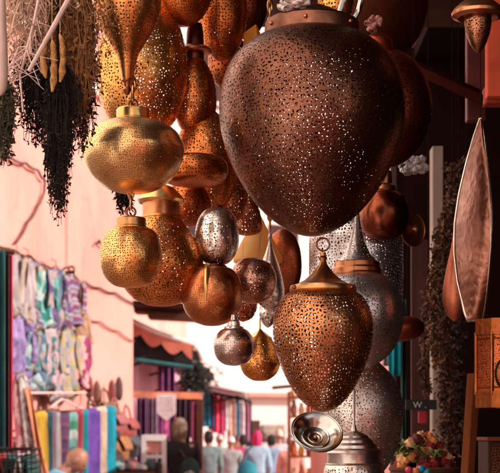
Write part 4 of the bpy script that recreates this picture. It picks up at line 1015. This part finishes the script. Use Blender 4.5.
# pennant
D=18.45; s=D/F; pc=P(166.5,394,D); pn=empty('pennant',pc,'white pointed pennant with a faint grey text and pink ribbon below','pennant')
m=MB(); w2=9.5*s; m.v=[Vector(v) for v in ((-w2,0,0),(w2,0,0),(w2,0,-19*s),(0,0,-27*s),(-w2,0,-19*s))]; m.face([0,1,2,3,4]); m.build('cloth_panel',cl('white pennant cloth',(.78,.72,.74),(.84,.78,.8)),pn,smooth=False,solid=.004)
m=MB(); rnd=random.Random(5)
for j in range(5):
    x=-6.4*s
    while x<6*s:
        L=rnd.uniform(.8,2.4)*s; m.box((x+L/2,-.006,(-4-3*j)*s),(L,.002,.9*s)); x+=L+.6*s
m.build('lettering',plain('faint grey ink',(.55,.48,.52),.8,.1),pn,smooth=False)
MB().grid(lambda u,v:Vector(((u-.5)*3.6*s,.01*math.sin(v*9),-26*s-16*s*v)),3,8).build('ribbon',cl('pink ribbon',(.8,.12,.36),(.85,.2,.42)),pn)
for lab,a,b_,y,D,c in (('dark purple curtain left of the white pennant',137,148,398,19.2,(.10,.03,.09)),('grey mauve curtain just left of the pennant',148,158,398,19.3,(.22,.12,.18)),('violet curtain directly behind the pennant',158,175,366,20.4,(.22,.06,.20)),('black purple curtain right of the pennant',176,190,398,19.4,(.04,.014,.03)),('wine curtain at the right end of the curtained shop',191,203,402,20.5,(.20,.03,.07))):
    s=D/F; wd=(b_-a)*s; c0=P((a+b_)/2,y,D); H=c0.z-.05
    o=MB().grid(lambda u,v:Vector(((u-.5)*wd,.035*math.sin(u*16+a)+.02*math.sin(u*37),-H*v)),26,6,lambda u,v:(u*wd,v*H)).build('curtain',cl(lab,c,tuple(k*1.6 for k in c)),None,loc=c0,solid=.006); tag(o,lab,'curtain','curtains of the mauve shop')
# foliage scraps under awning
bunch('climbing_plant','scrappy dark climbing plant hanging off the grey tarp','plant',196,362,404,30,21,90,plain('dusty leaves',(.035,.03,.022),.8,.6),seed=21,lsz=.055,leafn=9,point=.9,wave=.16,rad=.008)
# white cart frame and goods in front of the curtained shop
D=15.6; s=D/F; ct=empty('cart',(P(154,0,D).x,D,0),'small white framed cart with dark goods before the curtained shop','cart')
zt=P(0,435,D).z; m=MB(); ww=10*s
for x in (-ww,ww): m.box((x,0,zt/2),(.05,.05,zt))
m.box((0,0,zt-.03),(2*ww,.052,.07)); m.box((0,0,zt-.24),(2*ww,.048,.04)); m.build('frame',M['white'],ct,smooth=False)
MB().box((0,.02,zt-.13),(2*ww-.06,.02,.14)).build('panel',M['pink'],ct,smooth=False)
MB().box((0,-.1,zt-.55),(2*ww-.04,.5,.5)).build('box',M['dark'],ct,smooth=False,bevel=.02)
D=15.4; s=D/F; zt=P(0,471,D).z; tx0=P(98,0,D).x; tx1=P(156,0,D).x
gt=empty('trestle_table',((tx0+tx1)/2,D,0),'low trestle table heaped with goods along the bottom edge','table')
MB().box((0,0,zt-.02),(tx1-tx0,.7,.04)).build('table_top',M['wood'],gt,smooth=False)
for sx in (-1,1):
    for sy in (-1,1): MB().box((sx*(tx1-tx0-.1)/2,sy*.3,(zt-.04)/2),(.05,.05,zt-.04)).build('leg',M['wood'],gt,smooth=False)
rnd=random.Random(8); cols=[((.78,.72,.72),'white'),((.10,.10,.11),'black'),((.55,.12,.12),'red'),((.10,.26,.24),'green'),((.62,.58,.60),'pale grey'),((.16,.14,.16),'charcoal'),((.70,.34,.30),'coral'),((.30,.36,.40),'slate blue'),((.80,.66,.60),'cream'),((.04,.09,.09),'dark teal')]
for k in range(10):
    px=101+k*5.6; c=P(px,0,D); hh=rnd.uniform(.06,.15); ww=rnd.uniform(.05,.075)
    ph=rnd.uniform(0,6)
    m=MB().ball((0,0,hh*.5),ww,.14,hh*.62,16,9,.10)
    for i,v in enumerate(m.v):
        if v.z<0: m.v[i].z=0
    cc,nm=cols[k]; o=m.build('cloth_bundle',cl('bundle %s'%nm,cc,tuple(min(1,q*1.4) for q in cc),kind='plain'),None,loc=(c.x,D-.12,zt+.001)); tag(o,'%s bundle of cloth on the low trestle table, %s'%(nm,('leftmost of the heap','second from the left','third from the left','left of the middle','in the middle left','in the middle right','right of the middle','third from the right','second from the right','rightmost of the heap')[k]),'bundle','cloth bundles on the trestle table')
# clothes stall far down the street
p0=P(186,386,28); p1=P(250,401,28.5); rl=empty('clothes_pole',(p0+p1)/2,'dark pole carrying the far row of hung clothes','pole')
MB().tube([p0-rl.location,p1-rl.location],.04,8).build('bar',M['iron'],rl)
for q in (p0,p1): MB().tube([q-rl.location,Vector((q.x,q.y,0))-rl.location],.035,8).build('post',M['iron'],rl)
far=[('dark wine coat, first on the far clothes pole',194,10,48,(.16,.03,.06)),('teal shirt beside the wine coat on the far pole',206,8,34,(.02,.22,.30)),('navy shirt right of the teal one on the far pole',211,6,36,(.03,.04,.14)),('scarlet shirt on the far clothes pole',215,8,38,(.6,.04,.08)),('crimson dress in the middle of the far pole',221,7,44,(.42,.04,.12)),('white shirt in the middle of the far pole',226,7,34,(.75,.66,.64)),('peach dress on the far clothes pole',231,8,40,(.82,.48,.36)),('blue grey shirt on the far pole',237,7,36,(.16,.26,.36)),('pale pink dress near the right end of the far pole',241,7,42,(.8,.55,.55)),('plum shirt at the right end of the far pole',246,7,40,(.30,.08,.16))]
for k,(lab,px,wp,hp,c) in enumerate(far):
    t=(px-186)/64; q=p0.lerp(p1,t); s=q.y/F; wd=wp*s; H=hp*s
    def fn(u,v): 
        w_=(.45+.55*min(1,v/.12)); return Vector(((u-.5)*wd*w_,-.05+.03*math.sin(u*11+k),-.04-H*v))
    o=MB().grid(fn,10,10,lambda u,v:(u*wd,v*H)).build('far_garment',cl(lab,c,tuple(min(1,i*1.5) for i in c)),None,loc=q,solid=.008); tag(o,lab,'garment','clothes hung on the far pole')
# spice and pottery shelves on the right, before the facade ends
D=19.0; s=D/F; zc=P(0,392,D).z; x0=P(289,0,D).x; x1=P(312,0,D).x; sf=empty('shelf_unit',((x0+x1)/2,D,0),'tall wooden shelf unit of bright wares beyond the fretwork lantern','shelf')
for x in (x0,x1): MB().box((x-sf.location.x,0,zc/2),(.035,.34,zc)).build('side_panel',M['orangewood'],sf,smooth=False)
lev=[.25,.62,.98,1.32,1.60,1.86,2.12]
for z in lev: MB().box((0,0,z),(x1-x0-.037,.34,.03)).build('shelf_board',M['orangewood'],sf,smooth=False)
wc=[((.85,.45,.08),'saffron yellow'),((.75,.2,.08),'brick red'),((.82,.62,.4),'sand'),((.4,.14,.08),'dark brown')]
lv=('lowest','second','third','fourth','fifth','sixth','top')
for j,z in enumerate(lev):
    if j<2: continue
    for k in range(3):
        cc,nm=wc[(j*3+k*2+k)%4]; rr=.038; hh=.17+.04*((j+k)%2)
        o=MB().lathe(crom([(rr*.7,0),(rr,.03),(rr*1.05,hh*.5),(rr*.6,hh*.8),(rr*.75,hh)]),16,flip=True).build('pottery_jar',plain('jar %d %d'%(j,k),cc,.4,.2),None,loc=(x0+.065+k*.10,D-.07,z+.0155),solid=.004)
        tag(o,'%s pottery jar on the %s shelf, %s'%(nm,lv[j],('left','middle','right')[k]),'jar','jars on the shelf unit')
ib=P(272,388,24); tag(MB().tube([(0,0,0),P(293,386,24)-ib,P(293,378,24)-ib],.03,6).build('lamp_bracket',M['iron'],None,loc=ib),'small black iron bracket sticking out under the golden drop lantern','bracket')

# ------------------------------------------------------------------ right side: shop front things
# hammered leaf-shaped shield
D=3.1; s=D/F; sc0=P(472,325,D); shd=empty('wall_shield',sc0,'tall hammered metal shield, leaf shaped with a bright rim, hanging on the right','shield')
Lx=[(118,480),(135,475),(160,469),(190,463),(220,459),(250,458),(280,460),(300,463.5),(312,465),(321,467.5)]
Rx=[(118,481),(135,482.5),(160,484),(190,485.5),(220,486.5),(250,486.5),(280,485.5),(300,484.5),(312,483.5),(321,482)]
def interp(tab,y):
    for (a,b),(c,d) in zip(tab,tab[1:]):
        if y<=c: return b+(d-b)*(y-a)/(c-a)
    return tab[-1][1]
def shf(u,v):
    y=118+203*v; a=interp(Lx,y); b=interp(Rx,y); x=a+(b-a)*u
    return Vector(((x-472)*s,(-.03*math.sin(u*math.pi)*math.sin(v*math.pi)**.5)-(u-.5)*.13*math.sin(v*math.pi),(325-y)*s))
hm=metal('hammered shield',(.48,.22,.15),(.24,.08,.05),.36,.5,.7)
MB().grid(shf,16,60,lambda u,v:(u*.05,v*.45)).build('plate',hm,shd,solid=.002)
edge=[shf(0,k/40) for k in range(41)]+[shf(1,k/40) for k in range(40,-1,-1)]
MB().tube(edge,.0028,6,True).build('rim',metal('shield rim',(.85,.74,.66),(.7,.55,.45),.25),shd)
MB().tube([shf(.5,0),Vector((shf(.5,0).x,0,BEAMZ-sc0.z))],.0012,5).build('cord',M['cord'],shd)
lantern('plain copper pear-shaped gourd lamp with a long neck behind the leaf-shaped shield',3.3,455,
 [(1,222),(2.2,236),(5,252),(9,270),(12,288),(12.3,300),(9,313),(3,320),(0,321)],((.50,.22,.15),(.34,.12,.08)),None,rough=.5,hammer=.1,hang='cord')
# octagonal drum lamp at the right edge
D=2.9; s=D/F; dl=empty('drum_lantern',P(506,408,D),'octagonal copper filigree lantern with broad brass bands cut off by the right edge','lantern')
hgt=88*s; Ro=31*s; N8=8; rot0=R(-90-22.5-14)
vp=[Vector((Ro*math.cos(rot0+k*math.pi/4),Ro*math.sin(rot0+k*math.pi/4),0)) for k in range(8)]
br1=metal('drum brass',(.40,.115,.035),(.22,.055,.015),.36,.3); pm_=pierced('drum filigree',(.55,.14,.05),(.36,.08,.03),'leaf',2.6*s,.66,.006,.2,.4,.2,77)
for (nm,z0,z1,gr) in (('bottom_band',0,13*s,1.03),('top_band',hgt-13*s,hgt,1.03),('bottom_moulding',13*s,16*s,1.055),('top_moulding',hgt-16*s,hgt-13*s,1.055)):
    m=MB()
    for k in range(8):
        a,b=vp[k]*gr,vp[(k+1)%8]*gr; m.quad(a+Vector((0,0,z0)),b+Vector((0,0,z0)),b+Vector((0,0,z1)),a+Vector((0,0,z1)))
        m.quad(a*.9+Vector((0,0,z1)),a+Vector((0,0,z1)),b+Vector((0,0,z1)),b*.9+Vector((0,0,z1))); m.quad(a*.9+Vector((0,0,z0)),b*.9+Vector((0,0,z0)),b+Vector((0,0,z0)),a+Vector((0,0,z0)))
    m.build(nm,br1,dl,smooth=False)
for k in range(8):
    a,b=vp[k],vp[(k+1)%8]; w_=(b-a).length; z0,z1=16*s,hgt-16*s
    fr=MB()
    for t in (.05,.95): fr.tube([a.lerp(b,t)*1.01+Vector((0,0,z0)),a.lerp(b,t)*1.01+Vector((0,0,z1))],.0018,6)
    for z in (z0+.008,z1-.008): fr.tube([a.lerp(b,.05)*1.01+Vector((0,0,z)),a.lerp(b,.95)*1.01+Vector((0,0,z))],.0018,6)
    pmm=MB(); pmm.quad(a.lerp(b,.05)*.985+Vector((0,0,z0)),b.lerp(a,.05)*.985+Vector((0,0,z0)),b.lerp(a,.05)*.985+Vector((0,0,z1)),a.lerp(b,.05)*.985+Vector((0,0,z1)),[(0,0),(w_,0),(w_,z1-z0),(0,z1-z0)])
    p_=pmm.build('pierced_panel',pm_[0],dl,smooth=False); fr.build('panel_frame',br1,p_)
    MB().tube([a+Vector((0,0,13*s)),a+Vector((0,0,hgt-13*s))],.0042,8).build('corner_post',br1,dl)
MB().lathe([(Ro*.9,hgt-.004),(Ro*.5,hgt-.003),(.012,hgt+.0),(.008,hgt+.03),(0,hgt+.035)],8,flip=True).build('roof_cap',br1,dl,smooth=False)
c_=(vp[0]+vp[1])/2*1.06; MB().ring(c_+Vector((.004,-.008,33*s)),15*s,.0025,'y',32,6,sx=.72).build('ring_handle',M['iron'],dl)
chain_mesh(hgt+.03,BEAMZ-dl.location.z).build('chain',M['iron'],dl)
# posts, boards, beam
def timber(name,label,c,size,mat,cat,rot=None):
    root=empty(name,(c[0],c[1],c[2]),label,cat) if False else None
    o=MB().box((0,0,0),size,rot).build(name,mat,None,smooth=False,loc=c,bevel=.004); return tag(o,label,cat)
def upright(name,label,px0,px1,py,D,mat,cat,z0=.12,thick=.08):
    a=P(px0,py,D); b=P(px1,py,D); return timber(name,label,((a.x+b.x)/2,D,(a.z+z0)/2),(b.x-a.x,thick,a.z-z0),mat,cat)
upright('post','pale grey upright post in the shop behind the herb garlands',431,442,148,5.2,M['greywood'],'post')
upright('shutter_board','mauve brown upright boards left of the pale post',411,429,240,5.5,M['mauvewood'],'boards',thick=.03)
a=P(474,374,3.4); b=P(467,480,3.38); b=a+(b-a)*((a.z-.125)/(a.z-b.z)); m=MB(); box_between(m,a-a,b-a,.022,.03)
tag(m.build('post',M['orangewood'],None,smooth=False,loc=a,bevel=.003),'slanting orange brown wooden leg below the copper filigree lantern','post')
for lab,x0,x1,yb,D,mat in (('dark red painted board behind the pierced acorn lantern',466,485,122,4.1,plain('dark red paint',(.17,.02,.016),.6,.4)),('salmon red board standing for the lit top of a door post at the right edge under the copper saucer',486,506,98,3.85,plain('lit red paint',(.98,.13,.06),.85,.3,5))):  # salmon colour holds the post's light; board stops where shade begins
    a=P(x0,yb,D); b=P(x1,yb,D); timber('board',lab,((a.x+b.x)/2,D,(a.z+CZ-.07)/2),(b.x-a.x,.04,CZ-.07-a.z),mat,'board')
_bw=wood('red brown beam',(.05,.009,.006),(.025,.005,.004),1,0); _bw.node_tree.nodes['Principled BSDF'].inputs['Specular IOR Level'].default_value=0
p0=P(404,62,4.5); p1=P(489,101,3.9); m=MB(); box_between(m,(0,0,0),p1-p0,.04,.03); bb=m.build('beam',_bw,None,smooth=False,loc=p0,bevel=.004); tag(bb,'thin red brown beam slanting down to the salmon red board','beam')
tag(MB().box((0,0,0),(.055,.06,.05)).build('bracket',M['redwood'],None,smooth=False,loc=p1+Vector((.01,-.01,.01)),bevel=.006),'small red wooden block where the slanting beam meets the board','bracket')
# teal cloth and dark cloths in the gap
def drop(label,px0,px1,py0,py1,D,mat,name='hanging_cloth',group=None,seed=0):
    s=D/F; wd=(px1-px0)*s; H=(py1-py0)*s; c=P((px0+px1)/2,py0,D)
    o=MB().grid(lambda u,v:Vector(((u-.5)*wd,.012*math.sin(u*12+seed)+.006*math.sin(u*31),-H*v)),16,8,lambda u,v:(u*wd,v*H)).build(name,mat,None,loc=c,solid=.004); return tag(o,label,'cloth',group)
drop('bright teal cloth strip showing below the tilted oval copper lantern',389,401,306,376,5.9,cl('teal strip',(.0,.36,.46),(.0,.30,.40)))
drop('dark green cloth right of the bright teal strip',401,407,300,474,5.95,cl('dark green strip',(.006,.03,.03),(.01,.05,.045)),seed=2)
drop('greyish white cloth peeping out left of the bright teal strip',383,389,310,366,5.92,cl('grey strip',(.45,.42,.45),(.35,.3,.33)),seed=3)
# sign with a W
D=5.1; s=D/F; sg=empty('sign_board',P(421,409.5,D),'narrow black sign board with a white letter W beside the pale post','sign')
MB().box((0,0,4.8*s),(31*s,.012,10*s)).build('board',plain('black sign paint',(.012,.008,.008),.5,.2),sg,smooth=False)
fc=bpy.data.curves.new('letters','FONT'); fc.body='W.'; fc.size=8.6*s; fc.extrude=.001; fc.space_character=1.6
fo=bpy.data.objects.new('tmp_letters',fc); col.objects.link(fo); dg=bpy.context.evaluated_depsgraph_get(); dg.update()
fm=bpy.data.meshes.new_from_object(fo.evaluated_get(dg)); bpy.data.objects.remove(fo)
lo_=mesh_obj('lettering',fm,plain('white sign paint',(.6,.56,.56),.6,.1),sg); lo_.rotation_euler=(R(90),0,0); lo_.location=(-8.2*s,-.008,1.6*s)
MB().tube([(-14*s,0,9.6*s),(-14*s,0,CZ-.1-sg.location.z)],.002,4).build('wire',M['cord'],sg)
rp=empty('red_tag',P(422.5,424,5.15),'small red painted plaque under the black sign','plaque')
MB().box((0,0,6.5*s),(9*s,.01,12*s)).build('plate',plain('crimson paint',(.55,.02,.05),.5,.15),rp,smooth=False,bevel=.004)
MB().tube([(0,0,12*s),(0,0,14.4*s)],.002,4).build('hook',M['iron'],rp)
# herb garlands
gh=[plain('dark brown garland',(.13,.05,.03),.8,.6,40),plain('rusty garland',(.20,.085,.045),.8,.6,40),plain('blackish garland',(.06,.025,.018),.8,.6,40)]
def garland(label,path,D,wpx,n,mat,seed):
    rnd=random.Random(seed); s=D/F; q=[P(a,b,D) for a,b in path]; m=MB(); o0=q[0]
    m.tube([p-o0 for p in q],.003,5)
    for _ in range(n):
        t=rnd.random()*(len(q)-1); i=min(int(t),len(q)-2); c=q[i].lerp(q[i+1],t-i)-o0
        e=.35+.65*abs(math.sin(t*2.3+seed))
        c=c+Vector((rnd.gauss(0,.33),rnd.gauss(0,.33),rnd.gauss(0,.3)))*wpx*s*e
        L=rnd.uniform(.012,.026); a=Vector((rnd.uniform(-1,1),rnd.uniform(-1,1),rnd.uniform(-1.3,.6))).normalized(); b=a.orthogonal().normalized(); b=Matrix.Rotation(rnd.uniform(0,6.28),3,a)@b; w=b*L*.30; f=a.cross(b)*L*.16
        m.quad(c,c+a*L*.45+w+f,c+a*L-f,c+a*L*.45-w+f)
    o=m.build('herb_garland',mat,None,smooth=False,loc=o0); tag(o,label,'garland','dried herb garlands in the shop')
    MB().tube([(0,0,0),(0,0,CZ-.07-o0.z)],.002,4).build('tie_cord',M['cord'],o)
garland('long thick brown herb garland hanging beside the pale post',[(458,165),(452,205),(446,250),(443,300),(444,350),(447,400),(448,450)],4.6,15,2600,gh[0],1)
garland('rust coloured herb garland curving across the pale post',[(452,200),(443,225),(436,260),(433,300),(434,340),(438,365)],4.5,9,1100,gh[1],2)
garland('blackish herb garland nearest the leaf-shaped shield',[(466,180),(462,240),(458,320),(457,380),(455,440)],4.7,13,1700,gh[2],3)
garland('thin brown herb garland hanging left of the pale post, low down',[(428,290),(424,330),(423,372),(428,392)],4.9,6,350,gh[0],4)
# ribbon flowers
def ribbon(label,px,py,D,rx,ry,mat,n=26,seed=0,name='ribbon_flower',heart=None):
    rnd=random.Random(seed+300); s=D/F; root=empty(name,P(px,py,D),label,'ribbon flower'); m=MB()
    for k in range(n):
        a=rnd.uniform(0,6.28); e=rnd.uniform(-.9,1.1); d=Vector((math.cos(a)*math.cos(e),math.sin(a)*math.cos(e),math.sin(e)))
        b=d.orthogonal().normalized(); b=Matrix.Rotation(rnd.uniform(0,6.28),3,d)@b; Lr=rnd.uniform(.75,1.1); pts=[]
        for j in range(13):
            t=j/12*math.pi; pts.append(Vector(((d*math.sin(t)*Lr+b*math.cos(t)*.42*(math.sin(t)*.8+.2))).x*rx*s,((d*math.sin(t)*Lr+b*math.cos(t)*.42*(math.sin(t)*.8+.2))).y*rx*s,((d*math.sin(t)*Lr+b*math.cos(t)*.42*(math.sin(t)*.8+.2))).z*ry*s) if False else None)
            q=d*math.sin(t)*Lr+b*math.cos(t)*.42*(math.sin(t)*.8+.2); pts[-1]=Vector((q.x*rx*s,q.y*rx*s,q.z*ry*s))
        w=d.cross(b).normalized()*1.9*s; c=len(m.v)
        for p in pts: m.v+= [p+w,p-w]
        for j in range(12): m.face([c+2*j,c+2*j+1,c+2*j+3,c+2*j+2])
    m.build('ribbon_loops',mat,root,solid=.0008)
    if heart: MB().ball((0,-rx*s*.55,-ry*s*.1),.006,n=10,m=8,jit=.15).build('flower_heart',heart,root)
    return root
pinkrib=plain('pale pink ribbon',(.92,.72,.70),.35,.2,40); duskrib=plain('dusky rose ribbon',(.55,.22,.20),.4,.3,40)
hangcord('cord','knotted cord of the pale ribbon flower on the huge lantern lid',P(295,12,2.93),P(295,-30,2.93))
ribbon('pale pink ribbon flower on the lid of the huge lantern',294,6,2.93,16,12,pinkrib,38,1,heart=plain('rose knot',(.8,.25,.28),.5))
ribbon('dusky rose ribbon flower beside the handle of the huge lantern',374,24,3.28,9,10,duskrib,24,2)
hangcord('cord','cord above the dusky rose ribbon flower',P(374,16,3.28),Vector((P(374,16,3.28).x,3.28,BEAMZ)))
ribbon('white and pink ruffled flower cluster in the dark shop, left of the pale post',414,166,3.7,17,11,plain('white pink ruffles',(.97,.84,.84),.6,.15,60),70,3)
hangcord('cord','cord above the ruffled flower cluster in the shop',P(414,158,3.7),Vector((P(414,158,3.7).x,3.7,CZ-.07)))
# glowing orange paper shade
D=3.62; s=D/F; ps=empty('paper_lamp',P(253,53,D),'small orange paper lamp shade glowing left of the huge lantern','lamp')
m=MB(); k4=[(-10,2),(8,0),(10,14),(3,24),(-9,17)]; 
tp=[Vector(((-9)*s,-.03,17*s)),Vector((3*s,-.035,25*s)),Vector((10*s,.0,14*s)),Vector((-2*s,.05,17*s))]; bt=[Vector((-10*s,-.035,1*s)),Vector((5*s,-.04,0)),Vector((9*s,.0,2*s)),Vector((-3*s,.05,2*s))]
for i in range(4): m.quad(bt[i],bt[(i+1)%4],tp[(i+1)%4],tp[i])
m.quad(*tp)
pt=NT('orange paper'); pt.b.inputs['Base Color'].default_value=(.95,.38,.06,1); pt.b.inputs['Roughness'].default_value=.7; tcx=pt.n('ShaderNodeTexCoord').outputs['Object']; nn=pt.noise(tcx,40,4); cc=pt.ramp(nn,[(.3,(.95,.30,.03)),(.7,(1,.50,.06))]); pt.l(cc,pt.b.inputs['Base Color']); tl=pt.n('ShaderNodeBsdfTranslucent'); pt.l(cc,tl.inputs[0]); mx=pt.n('ShaderNodeMixShader'); mx.inputs[0].default_value=.5; pt.l(pt.b.outputs[0],mx.inputs[1]); pt.l(tl.outputs[0],mx.inputs[2]); pt.l(mx.outputs[0],pt.out.inputs[0])
m.build('paper_sides',pt.m,ps,smooth=False); MB().tube([(0,0,20*s),(0,0,BEAMZ-ps.location.z)],.0008,4).build('cord',M['cord'],ps)
# basket of dried flower heads on a stool
D=4.2; s=D/F; fb=empty('basket',P(424,505,D),'round woven basket heaped with cream dried flower heads, bottom right','basket')
wk=NT('basket weave'); tcx=wk.n('ShaderNodeTexCoord').outputs['Object']; bk_=wk.n('ShaderNodeTexWave'); bk_.bands_direction='Z'; wk.l(tcx,bk_.inputs['Vector']); bk_.inputs['Scale'].default_value=60; bk_.inputs['Distortion'].default_value=3; wk.l(wk.ramp(bk_.outputs['Fac'],[(0,(.10,.03,.02)),(1,(.30,.12,.05))]),wk.b.inputs['Base Color']); wk.bump(bk_.outputs['Fac'],.8,.01); wk.b.inputs['Roughness'].default_value=.8
bw_=MB().lathe([(0,0),(24*s,0),(29*s,12*s),(33*s,34*s),(34*s,36*s),(32.5*s,36*s),(28*s,14*s),(22*s,2*s),(0,2*s)],48,flip=True).build('woven_body',wk.m,fb)
MB().ring((0,0,36*s),33.4*s,.006,'z',48,8).build('rim',wk.m,fb)
st=empty('stool',(fb.location.x,fb.location.y,fb.location.z-.002),'tall wooden stool carrying the basket of dried flowers','stool')
MB().lathe([(0,-.03),(.10,-.03),(.105,-.015),(.10,0),(0,0)],32).build('seat',M['wood'],st)
for k in range(4):
    a=k*math.pi/2+.5; MB().tube([(.075*math.cos(a),.075*math.sin(a),-.03),(.12*math.cos(a),.12*math.sin(a),.122-st.location.z)],.014,8).build('leg',M['wood'],st)
def flower_mesh(rnd,r):
    m=MB().ball((0,0,0),r*.86,n=8,m=6,jit=.08)
    for ring_,el,L in ((6,-.1,.95),(5,.5,.92)):
        for k in range(ring_):
            a=k/ring_*6.283+rnd.random()*.5; d=Vector((math.cos(a)*math.cos(el),math.sin(a)*math.cos(el),math.sin(el))); b=d.orthogonal().normalized(); b=Vector((-math.sin(a),math.cos(a),0)); w=b*r*.42; up_=Vector((0,0,r*.25))
            m.quad(d*r*.35,d*r*.8*L+w,d*r*1.05*L+up_,d*r*.8*L-w)
    return m
fcols=[('cream',(.95,.42,.16)),('cream',(.95,.52,.25)),('cream',(.9,.32,.09)),('red',(.42,.025,.03)),('maroon',(.16,.025,.03))]
rnd=random.Random(77); protos=[]
for nm,c in fcols: protos.append((nm,flower_mesh(rnd,.0165),plain(nm+' petals',c,.7,.3,80)))
pm2=[None]*5
for k in range(80):
    a=rnd.uniform(0,6.28); rr=math.sqrt(rnd.random()); e=(1-rr*rr)*.9
    pos=fb.location+Vector((29*s*rr*math.cos(a),29*s*rr*math.sin(a),36*s+e*34*s*(.85+.3*math.sin(a*2+1))-1*s))
    i=rnd.choice((0,1,2,0,1,3,3,4,4,4,4,3)) if pos.x<fb.location.x+.03 or rnd.random()<.7 else 3
    nm,mb,mt=protos[i]
    if pm2[i] is None: o=mb.build('flower_head',mt,None); pm2[i]=o
    else: o=pm2[i].copy(); col.objects.link(o)
    o.location=pos; o.rotation_euler=(rnd.uniform(-.7,.7),rnd.uniform(-.7,.7),rnd.uniform(0,6)); q=rnd.uniform(.8,1.35); o.scale=(q,q,q)
    tag(o,{'cream':'cream orange dried flower head heaped in the basket','red':'red dried flower head heaped in the basket','maroon':'dark maroon dried flower head heaped in the basket'}[nm],'flower',nm+' flower heads in the basket')
lf=[]
for k in range(34):
    a=rnd.uniform(2.3,5.6); rr=rnd.uniform(.55,1.0); e=(1-rr*rr)*.9
    pos=fb.location+Vector((30*s*rr*math.cos(a),30*s*rr*math.sin(a),36*s+e*34*s*.9+3*s))
    def lfn(u,v): w=.010*math.sin(math.pi*(.08+.92*v)); return Vector(((u-.5)*2*w,v*.038,.006*math.sin(v*3)-abs(u-.5)*.006))
    if not lf: o=MB().grid(lfn,4,8).build('leaf_sprig',plain('basket leaf',(.11,.17,.025),.5,.5,60),None); lf.append(o)
    else: o=lf[0].copy(); col.objects.link(o)
    o.location=pos; o.rotation_euler=(rnd.uniform(.0,1.2),rnd.uniform(-.6,.6),rnd.uniform(0,6.28)); tag(o,'green leaf tucked among the dried flower heads','leaf','green leaves in the basket')
for k,(px,py,c,nm) in enumerate(((409,470,(.8,.05,.2),'hot pink'),(416,471,(.9,.25,.1),'orange'),(422,469,(.0,.25,.6),'blue'),(427,472,(.05,.4,.4),'teal'))):
    D2=4.03; o=MB().lathe(crom([(0,-.010),(.008,-.007),(.011,0),(.008,.007),(0,.010)]),14,flip=True).build('bead',plain(nm+' bead',c,.3,.1),None,loc=P(px,py,D2)); tag(o,nm+' bead hanging at the front of the flower basket','bead')
    MB().tube([(0,0,.009),(.004,.03,.03)],.0008,4).build('string',M['cord'],o)
# dark box with pierced side at the bottom right corner
D=3.6; s=D/F; bx=empty('chest',P(496,500,D),'dull brown carved chest at the bottom right corner','chest')
MB().box((0,0,30*s),(26*s,.16,58*s)).build('body',wood('carved chest wood',(.10,.035,.02),(.05,.018,.012)),bx,smooth=False,bevel=.004)
MB().box((0,-.082,30*s),(20*s,.006,46*s)).build('carved_panel',pierced('chest lattice',(.25,.10,.05),(.16,.06,.03),'net',3*s,.12,0,1,.5,.3,5)[0],bx,smooth=False)
MB().box((0,0,61*s),(29*s,.18,4*s)).build('lid',M['orangewood'],bx,smooth=False,bevel=.003)
zb=bx.location.z; tag(MB().box((0,0,-(zb-.12)/2),(26*s,.15,zb-.124)).build('plinth',M['dark'],None,smooth=False,loc=bx.location-Vector((0,0,.002))),'black plinth under the carved chest','plinth')
def paper(name,ca,cb):
    t=NT(name); o=t.n('ShaderNodeTexCoord').outputs['Object']; c=t.ramp(t.noise(o,30,4),[(.3,ca),(.7,cb)]); t.l(c,t.b.inputs['Base Color']); t.b.inputs['Roughness'].default_value=.7
    a=t.n('ShaderNodeBsdfTranslucent'); t.l(c,a.inputs[0]); x=t.n('ShaderNodeMixShader'); x.inputs[0].default_value=.45; t.l(t.b.outputs[0],x.inputs[1]); t.l(a.outputs[0],x.inputs[2]); t.l(x.outputs[0],t.out.inputs[0]); return t.m
for ch in yl.children:
    if ch.name.startswith('body'): ch.data.materials[0]=paper('yellow paper',(.98,.50,.14),(1,.68,.28))
